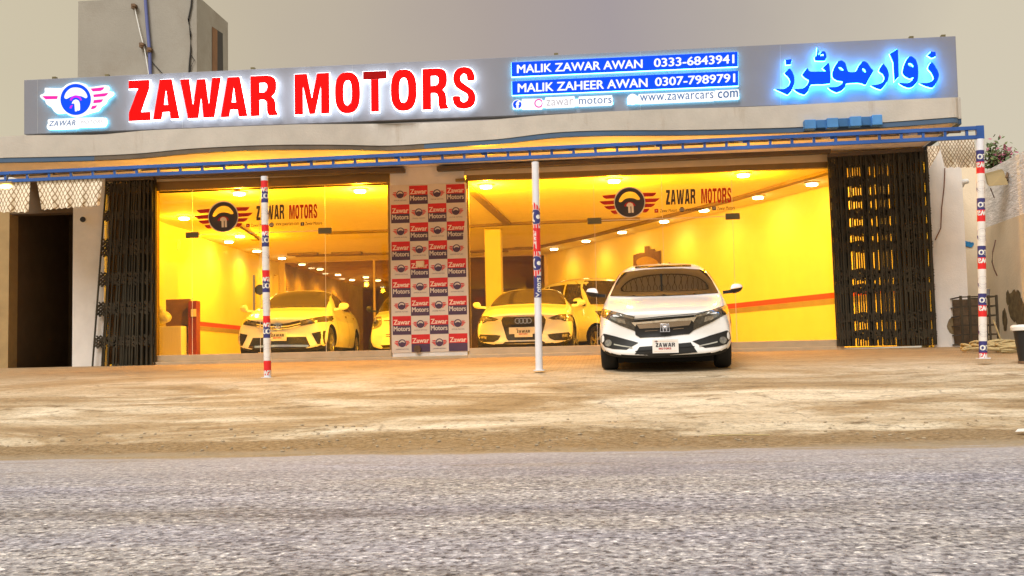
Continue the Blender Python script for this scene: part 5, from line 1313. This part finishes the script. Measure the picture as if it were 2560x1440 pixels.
for (x, y_), w in zip([(740, 637), (775, 636), (850, 635), (885, 634), (1250, 628), (1310, 622)], ['first', 'second', 'third', 'fourth', 'fifth', 'sixth']):
    p = atz(x, y_, ZC - .04); g = MB(); g.box(p.x - .22, p.x + .22, p.y - .12, p.y + .12, ZC - .06, ZC - .004); g.box(p.x - .18, p.x + .18, p.y - .08, p.y + .08, ZC - .065, ZC - .0605)
    tag(g.build('ceiling_vent', M['ceilstep']), 'dark rectangular ceiling vent by the rear partition, %s from the left' % w, 'ceiling vent', 'dark vents in the showroom ceiling')

# ------------------------------------------------------------------ rooftop room behind the sign
YT = 22.0
TW = thing('rooftop_room', 'plain grey rendered rooftop room rising behind the left end of the sign', 'building', (at(380, 190, YT).x, YT, ZC))
tx0, tx1 = X_of(195, 100, YT), X_of(492, 100, YT)
d = ray(570, 100); yb = tx1 / d.x * d.y
ztop = HC + 7.85
g = MB(); g.box(tx0, tx1, YT, max(yb, YT + 1.2), ZS + .3, ztop); g.build('wall', M['tower'], TW)
def ons(px, py): d = ray(px, py); return CAM + d * ((tx1 + .004) / d.x)
g = MB(); q = [ons(530, 182), ons(558, 182), ons(557, 84), ons(530, 66)]; g.add(q, [(0, 1, 2, 3)])
dr = g.build('doorway', M['door'], TW)
g = MB(); q = [ons(530, 182), ons(543, 182), ons(543, 76), ons(530, 66)]; g.add([v + Vector((.005, 0, 0)) for v in q], [(0, 1, 2, 3)]); g.build('door_leaf', M['wood'], dr)
g = MB(); g.tube([at(362, -20, YT - .06), at(368, 60, YT - .06), at(374, 125, YT - .06), at(376, 186, YT - .06)], .035, 10)
tag(g.build('drain_pipe', M['pipeblue'], smooth=True), 'blue drain pipe running down the rooftop room wall', 'pipe')
g = MB(); g.tube([at(337, 22, YT - .07), at(350, 80, YT - .07), at(362, 125, YT - .07), at(372, 186, YT - .07)], .012, 8)
tag(g.build('conduit', M['white'], smooth=True), 'thin white conduit beside the blue drain pipe', 'conduit')
g = MB(); g.tube([at(x, y, YT - .03) for x, y in ((480, -20), (478, 15), (471, 48), (476, 85), (477, 125), (474, 155), (472, 190))], .018, 8)
g.tube([at(x, y, YT - .03) for x, y in ((476, 135), (486, 150), (478, 165), (474, 185))], .008, 6)
tag(g.build('cable', M['cable'], smooth=True), 'black cable hanging down the rooftop room wall', 'cable')
g = MB(); g.tube([at(x, y, YT - .03) for x, y in ((362, 130), (380, 155), (408, 186))], .010, 6)
tag(g.build('cable', M['cable'], smooth=True), 'short dark cable slanting from the drain pipe to the sign', 'cable')
for (x, y), w in zip([(338, 18), (358, 115), (377, 127)], ['at the top of the white conduit', 'half way down the white conduit', 'on the blue drain pipe']):
    p = at(x, y, YT - .02); g = MB(); g.box(p.x - .05, p.x + .03, YT - .12, YT + .0, p.z - .05, p.z + .05); g.box(p.x - .02, p.x + .06, YT - .14, YT - .02, p.z - .02, p.z + .03)
    tag(g.build('wall_bracket', M['rust'], bevel=.01), 'small rusty wall bracket ' + w, 'bracket', 'rusty brackets on the rooftop room')

# ------------------------------------------------------------------ blue boxy strip on the slab
YX = at(2100, 300, 17).y
bx = thing('blue_panel_strip', 'stepped strip of blue boxes fixed to the slab edge under the script lettering', 'panel strip', at(2110, 305, 16.75))
def slab_y(x):
    best = 16.9
    for a, b in zip(SLAB, SLAB[1:]):
        if a.x <= x <= b.x and b.x > a.x: best = a.y + (b.y - a.y) * (x - a.x) / (b.x - a.x)
    return best
ed = [2012, 2040, 2068, 2096, 2126, 2154, 2181, 2206]
for i in range(7):
    xa_, xb_ = ed[i], ed[i + 1]; xm = (xa_ + xb_) / 2; yy = slab_y(at(xm, 300, 16.8).x)
    front = i % 2 == 0
    top = 299 - (xm - 2012) * .072 + (0 if front else 3); bot = 323 - (xm - 2012) * .058
    a = at(xa_, bot, yy - .16 if front else yy - .05); b = at(xb_, top, yy - .16 if front else yy - .05)
    g = MB(); g.box(a.x + .002, b.x - .002, yy - (.16 if front else .06), yy - .003, a.z, b.z); g.build('box', M['cyanbox'] if front else M['cyanbox2'], bx, bevel=.008)

# ------------------------------------------------------------------ right hand side
XB = at(2478, 700, 20.3).x
BW = thing('side_wall', 'beige plastered side wall with whitewashed brick top at the right edge', 'wall', (XB + .1, 18.5, Z_FLOOR))
yw0, yw1 = 13.5, 21.0
def onx(px, py, x): d = ray(px, py); return CAM + d * (x / d.x)
zsplit = onx(2490, 560, XB).z; ztp = onx(2482, 425, XB).z
g = MB(); g.box(XB, XB + .22, yw0, yw1, gz(yw0) - .4, zsplit); g.build('plaster_wall', M['boundary'], BW)
g = MB(); g.box(XB + .012, XB + .21, yw0, yw1, zsplit + .001, ztp + .05); g.build('brick_wall', M['brickwhite'], BW)
g = MB(); g.box(X_of(2408, 700, 20.6), XB - .002, 20.6, 20.9, Z_FLOOR - .3, ztp + .25); tag(g.build('back_wall', M['boundary']), 'beige back wall between the right pier and the side wall', 'wall')
g = MB(); g.box(xe1 - .35, xe1 - .003, YF + .5, 20.6, Z_FLOOR - .3, ZS - .3); g.build('return_wall', M['plaster'], B)
g = MB()
for k in range(9):
    a = random.uniform(0, 6.3); q = at(2415 + 10 * math.cos(k * .7), 610 + 3.5 * math.sin(k * 1.7), 20.59); g.add([q + Vector((math.cos(t) * .07, -.001 * k, math.sin(t) * .035 + .01 * math.sin(k + t * 3))) for t in [i * math.pi / 6 for i in range(12)]], [tuple(range(12))])
tag(g.build('paint_smear', M['bluepaint']), 'blue paint smear on the beige back wall', 'paint mark')
# cctv cameras
def cctv(label, p, d, L, r, wallp):
    t = thing('security_camera', label, 'security camera', p)
    d = Vector(d).normalized(); g = MB(); g.lathe([(0, r * .8), (.01, r), (L, r), (L + .01, r * .85)], Vector(p), d, 18); g.build('housing', M['white'], t, smooth=True)
    g = MB(); g.lathe([(L + .0105, r * .8), (L + .014, r * .5)], Vector(p), d, 18); g.build('lens', M['black'], t)
    g = MB(); g.tube([wallp, (Vector(p) + Vector(wallp)) / 2 + Vector((0, 0, -.03)), Vector(p) + d * L * .3], .018, 8); g.lathe([(0, .045), (.02, .04)], wallp, (Vector(p) - Vector(wallp)).normalized(), 14); g.build('mount', M['white'], t, smooth=True)
p = at(206, 548, YF - .16); cctv('small white security camera on the left white pier', p + Vector((-.02, .05, 0)), (.45, -.85, -.1), .10, .062, (p.x - .06, YF - .025, p.z + .02))
p = at(2418, 453, 19.6); cctv('white bullet security camera on the back wall above the cage', p, (-.75, -.6, -.18), .18, .045, (p.x + .14, 20.58, p.z + .02))
# floodlight
t = thing('floodlight', 'square brown floodlight on a bracket at the top of the side wall', 'floodlight', at(2488, 446, 19.2))
a, b, c, d_ = at(2466, 440, 19.2), at(2510, 428, 19.2), at(2522, 462, 19.05), at(2472, 466, 19.05)
up = Vector((0, .1, .06)); g = MB(); g.hexa([d_, c, c + up, d_ + up, a, b, b + up, a + up]); g.build('housing', M['lampbody'], t, bevel=.008)
mid = (a + b + c + d_) / 4; g = MB(); g.bar((b + c) / 2, Vector((XB + .02, 19.25, b.z - .02)), .04, .03); g.bar(mid + Vector((0, .08, .02)), Vector((XB + .02, 19.25, mid.z)), .03, .03); g.build('bracket', M['rust'], t)
g = MB(); ins = [mid + (q - mid) * .82 + Vector((0, -.003, -.004)) for q in (d_, c, b, a)]; g.add(ins, [(0, 1, 2, 3)]); g.build('glass', mat('flood_glass', (.36, .27, .13), .25, var=.1), t)
# steel cage
t = thing('steel_cage', 'black steel cage standing against the beige wall in the right corner', 'cage', at(2450, 848, 18.6))
cx0, cx1 = X_of(2399, 740, 18.5), X_of(2488, 740, 18.5); cz0, cz1 = gz(18.5), Z_of(2440, 739, 18.5)
g = MB(); cy0, cy1 = 18.45, 19.0
for x in (cx0, cx1):
    for yy in (cy0, cy1): g.bar((x, yy, cz0), (x, yy, cz1), .035, .035, up=(0, 1, 0))
g.bar((cx0 + .13, cy0, cz0), (cx0 + .13, cy0, cz1), .04, .03, up=(0, 1, 0)); g.bar((cx1 - .12, cy0, cz0), (cx1 - .12, cy0, cz1), .03, .03, up=(0, 1, 0))
for k in range(6):
    z = cz0 + .06 + (cz1 - cz0 - .08) * k / 5
    g.bar((cx0, cy0, z), (cx1, cy0, z), .022, .022); g.bar((cx0, cy1, z), (cx1, cy1, z), .022, .022); g.bar((cx0, cy0, z), (cx0, cy1, z), .02, .02); g.bar((cx1, cy0, z), (cx1, cy1, z), .02, .02)
g.build('frame', M['slat2'], t)
g = MB(); g.box(cx0 + .02, cx1 - .02, cy1 - .03, cy1 - .015, cz0 + .05, cz1 - .03); g.build('shade_sheet', mat('cage_shade', (.10, .065, .035), .9, var=.4, scale=8), t)  # dark sheet set in as the shade inside the cage
p = Vector((X_of(2473, 730, 18.6), 18.7, cz1)); g = MB(); g.lathe([(0, .035), (.02, .04), (.10, .048), (.105, .052), (.11, .045)], p, (0, 0, 1), 14); tag(g.build('plastic_cup', mat('grey_cup', (.22, .22, .24), .4), smooth=True), 'small grey cup standing on the steel cage', 'cup')
# rope heap, bucket, sticks
g = MB()
for k in range(13):
    c = Vector((X_of(2530, 850, 17.3) + random.uniform(-.25, .25), 17.4 + random.uniform(-.5, .5), 0)); rr = random.uniform(.25, .55); pts_ = []
    a0 = random.uniform(0, 6.3)
    for i in range(16):
        a = a0 + i * .36; q = c + Vector((math.cos(a) * rr * 1.1, math.sin(a) * rr * .7, 0)); q.z = gz(q.y) + .03 + .012 * k * (1 - rr) + .02 * math.sin(i * 1.3 + k); q.x = min(q.x, XB - .04); pts_.append(q)
    g.tube(pts_, .022, 6)
tag(g.build('rope_heap', M['rope'], smooth=True), 'heap of straw coloured rope on the ground by the side wall', 'rope')
for (a, b, w) in (((2483, 800), (2508, 838), 'thin pale stick leaning against the steel cage'), ((2520, 835), (2545, 765), 'pale stick leaning on the stained side wall')):
    p, q = at(*a, 18.0), at(*b, 18.0)
    if b[1] > a[1]: q.z = gz(18.0) + .02
    else: p.z = gz(18.0) + .02; q.x = XB - .02
    g = MB(); g.tube([p, q], .012, 6); tag(g.build('stick', M['rope']), w, 'stick')
g = MB()
for cx_, cy_, cw, ch in ((2535, 765, .28, .26), (2520, 745, .10, .13), (2552, 790, .25, .3), (2512, 800, .12, .2), (2545, 740, .12, .10)):
    p = onx(cx_, cy_, XB - .004)
    pts_ = [p + Vector((-.001 * random.random(), math.cos(a) * cw * (1 + .35 * noise.noise(Vector((a * 2, cx_, 0)))), math.sin(a) * ch * (1 + .35 * noise.noise(Vector((a * 2, 3, cx_)))))) for a in [i * math.pi / 12 for i in range(24)]]
    g.add(pts_, [tuple(range(24))])
g.build('damp_stain', mat('damp_stain', (.16, .11, .045), .95, var=.5, scale=9), BW)
g = MB()
p = at(2388, 820, 20.0); p = Vector((X_of(2382, 815, YF + .0), YF - .024, Z_of(2382, 815, YF)))
for cx_, cw, ch in ((0, .10, .14), (.06, .09, .10), (-.04, .06, .09)):
    g.add([p + Vector((cx_ + math.cos(a) * cw * (1 + .3 * noise.noise(Vector((a, cx_ * 9, 1)))), -.001 - cx_ * .005, math.sin(a) * ch)) for a in [i * math.pi / 10 for i in range(20)]], [tuple(range(20))])
g.build('damp_stain', mat('damp_stain_pier', (.20, .15, .08), .95, var=.5, scale=9), B)
YBK = 14.6
pb = at(2562, 905, YBK); zb0 = gz(YBK)
t = thing('bucket', 'black bucket with a whitish rim at the right edge of the forecourt', 'bucket', (pb.x, YBK, zb0))
hb = at(2560, 818, YBK).z - zb0
g = MB(); g.lathe([(0, .10), (hb - .07, .145), (hb - .07, .13), (.01, .09)], (pb.x + .03, YBK, zb0 + .03), (0, 0, 1), 28); g.build('body', M['black'], t, smooth=True)
g = MB(); g.lathe([(hb - .075, .15), (hb - .07, .175), (hb - .03, .18), (hb, .16), (hb, .12), (hb - .07, .12)], (pb.x + .03, YBK, zb0 + .03), (0, 0, 1), 28); g.build('rim', M['plate'], t, smooth=True)
g = MB(); g.lathe([(-.03, .11), (.003, .105)], (pb.x + .03, YBK, zb0 + .03), (0, 0, 1), 20); g.build('base', M['rust'], t)
for lab, pts_, Yc, r_ in (('thin dark cable hanging down the right white pier', ((2362, 420), (2360, 470), (2354, 520), (2352, 570), (2338, 600)), YF - .05, .009),
                     ('dark cable looping down the corner of the side wall', ((2489, 600), (2482, 630), (2480, 655), (2486, 675), (2493, 690)), 19.0, .010),
                     ('short black cable below the floodlight', ((2476, 470), (2482, 485), (2486, 495)), 19.3, .008)):
    g = MB(); g.tube([at(x, y, Yc) for x, y in pts_], r_, 6); tag(g.build('cable', M['cablered'], smooth=True), lab, 'cable')
# bougainvillea behind the wall
t = thing('flowering_shrub', 'pink flowering shrub growing above the side wall at right', 'shrub', at(2490, 430, 21.8))
random.seed(11)
g = MB(); gl = MB(); gf = MB(); base = at(2488, 440, 21.8); base.z = Z_FLOOR
for tip in ((2466, 372), (2490, 350), (2478, 385), (2500, 375), (2524, 385), (2510, 395), (2530, 378), (2485, 400), (2500, 405), (2472, 400)):
    q = at(*tip, 21.8 + random.uniform(-.2, .2)); mid_ = at(2488 + (tip[0] - 2488) * .4, 420, 21.8)
    path = [base, mid_, mid_.lerp(q, .55) + Vector((0, 0, .05)), q]; g.tube(path, [.03, .016, .010, .004], 5)
    for k in range(42):
        f = random.random() ** .7; c = (mid_.lerp(path[2], f * 2) if f < .5 else path[2].lerp(q, f * 2 - 1)) + Vector([random.gauss(0, .075) for _ in range(3)])
        a = Vector([random.gauss(0, 1) for _ in range(3)]).normalized(); b = a.orthogonal().normalized(); s_ = random.uniform(.035, .07)
        pink = tip[0] > 2495 and random.random() < .55 or random.random() < .08
        (gf if pink else gl).add([c - a * s_, c + b * s_ * .6, c + a * s_, c - b * s_ * .6], [(0, 1, 2, 3)], random.randint(0, 1) if not pink else 0)
g.build('stem', M['twig'], t); gl.build('leaves', [M['leaf'], M['leaf2']], t); gf.build('blossom', M['flower'], t)
# bits on the ground
g = MB(); p = atz(2552, 1076, .12)
p = at(2553, 1078, 8.55); p.z = gz(8.55) + .03
g.add([p + Vector(v) for v in ((-.05, -.02, -.005), (.10, -.05, .0), (.14, .05, .02), (-.01, .04, .012))], [(0, 1, 2, 3)]); tag(g.build('paper_scrap', M['wet']), 'white paper scrap on the dirt at the right road edge', 'paper')
g = MB(); a = at(1770, 1099, 8.55); b = at(1925, 1097, 8.55); a.z = b.z = gz(8.55) + .03; g.tube([a, a.lerp(b, .5) + Vector((0, .01, .004)), b], .006, 6); tag(g.build('stick', M['rope']), 'long pale stick lying along the road edge', 'stick')
rs = mat('loose_stone', (.36, .29, .20), .9, var=.4, scale=20, bump=.3)
random.seed(5)
g = MB()
for k in range(260):
    x = random.uniform(-5.2, 4.6); yy = random.choice((random.gauss(8.5, .3), random.gauss(9.1, .35)))
    s_ = random.uniform(.004, .014)
    g.ball((x, yy, court_z(x, max(8.0, yy)) + s_ * .4), (s_ * random.uniform(.8, 1.6), s_, s_ * .7), 4)
tag(g.build('gravel', rs, smooth=True), 'loose gravel scattered along the dirt road edge', 'gravel', kind='stuff')

p = at(14, 466, 14.6)
t = thing('bulkhead_lamp', 'lit yellow lamp hanging under the beam at the far left of the canopy', 'lamp', p)
g = MB(); g.ball(p, (.10, .05, .035), 8); g.build('glass', glow('lamp_glass', (1, .72, .18), 6), t, smooth=True)
g = MB(); g.box(p.x - .11, p.x + .11, p.y - .05, p.y + .05, p.z + .03, p.z + .06); g.build('housing', M['lampbody'], t, bevel=.006)
g = MB(); g.tube([(p.x, p.y, p.z + .05), (p.x, p.y + .1, nbp(14, .8).z)], .008, 6); g.build('cord', M['cable'], t)

# ------------------------------------------------------------------ daylight
w = bpy.data.worlds.new('World'); sc.world = w; w.use_nodes = True; nt = w.node_tree; nt.nodes.clear()
SE, SR = R(48), R(200)
sky = nt.nodes.new('ShaderNodeTexSky'); sky.sky_type = 'NISHITA'; sky.sun_disc = False; sky.sun_elevation = SE; sky.sun_rotation = SR; sky.dust_density = 4
b1 = nt.nodes.new('ShaderNodeBackground'); b1.inputs[1].default_value = .015; nt.links.new(sky.outputs[0], b1.inputs[0])
tc = nt.nodes.new('ShaderNodeTexCoord')
nz = N(nt, 'ShaderNodeTexNoise'); nz.inputs['Scale'].default_value = 3.5; nz.inputs['Detail'].default_value = 5; nt.links.new(tc.outputs['Generated'], nz.inputs['Vector'])
sx_ = nt.nodes.new('ShaderNodeSeparateXYZ'); nt.links.new(tc.outputs['Generated'], sx_.inputs[0])
ad = N(nt, 'ShaderNodeMath', operation='MULTIPLY_ADD'); nt.links.new(nz.outputs[0], ad.inputs[0]); ad.inputs[1].default_value = .22; nt.links.new(sx_.outputs[0], ad.inputs[2])
rp = ramp(nt, ad.outputs[0], [(0.0, (.53, .50, .36)), (1, (.53, .50, .36))])
mr = N(nt, 'ShaderNodeMapRange'); nt.links.new(ad.outputs[0], mr.inputs[0]); mr.inputs[1].default_value = -.45; mr.inputs[2].default_value = .45
rp = ramp(nt, mr.outputs[0], [(.0, (.64, .56, .38)), (.25, (.54, .455, .31)), (.50, (.40, .325, .275)), (.62, (.36, .30, .29)), (.76, (.44, .375, .31)), (.95, (.62, .54, .39))])
b2 = nt.nodes.new('ShaderNodeBackground'); b2.inputs[1].default_value = 1.0; nt.links.new(rp.outputs[0], b2.inputs[0])
ads = nt.nodes.new('ShaderNodeAddShader'); nt.links.new(b1.outputs[0], ads.inputs[0]); nt.links.new(b2.outputs[0], ads.inputs[1])
wo = nt.nodes.new('ShaderNodeOutputWorld'); nt.links.new(ads.outputs[0], wo.inputs[0])
sd = bpy.data.lights.new('sun', 'SUN'); sd.energy = 3.2; sd.angle = R(30); sd.color = (1, .975, .945)
so = bpy.data.objects.new('sun', sd); col.objects.link(so)
dirv = Vector((math.sin(SR) * math.cos(SE), math.cos(SR) * math.cos(SE), math.sin(SE)))
so.rotation_euler = dirv.to_track_quat('Z', 'Y').to_euler(); so.location = dirv * 50

sc.view_settings.view_transform = 'Standard'; sc.view_settings.look = 'None'; sc.view_settings.exposure = 0; sc.view_settings.gamma = 1
cy = sc.cycles; cy.use_denoising = True; cy.max_bounces = 8; cy.diffuse_bounces = 4; cy.transparent_max_bounces = 16; cy.glossy_bounces = 4
cy.sample_clamp_indirect = 4; cy.caustics_reflective = False; cy.caustics_refractive = False
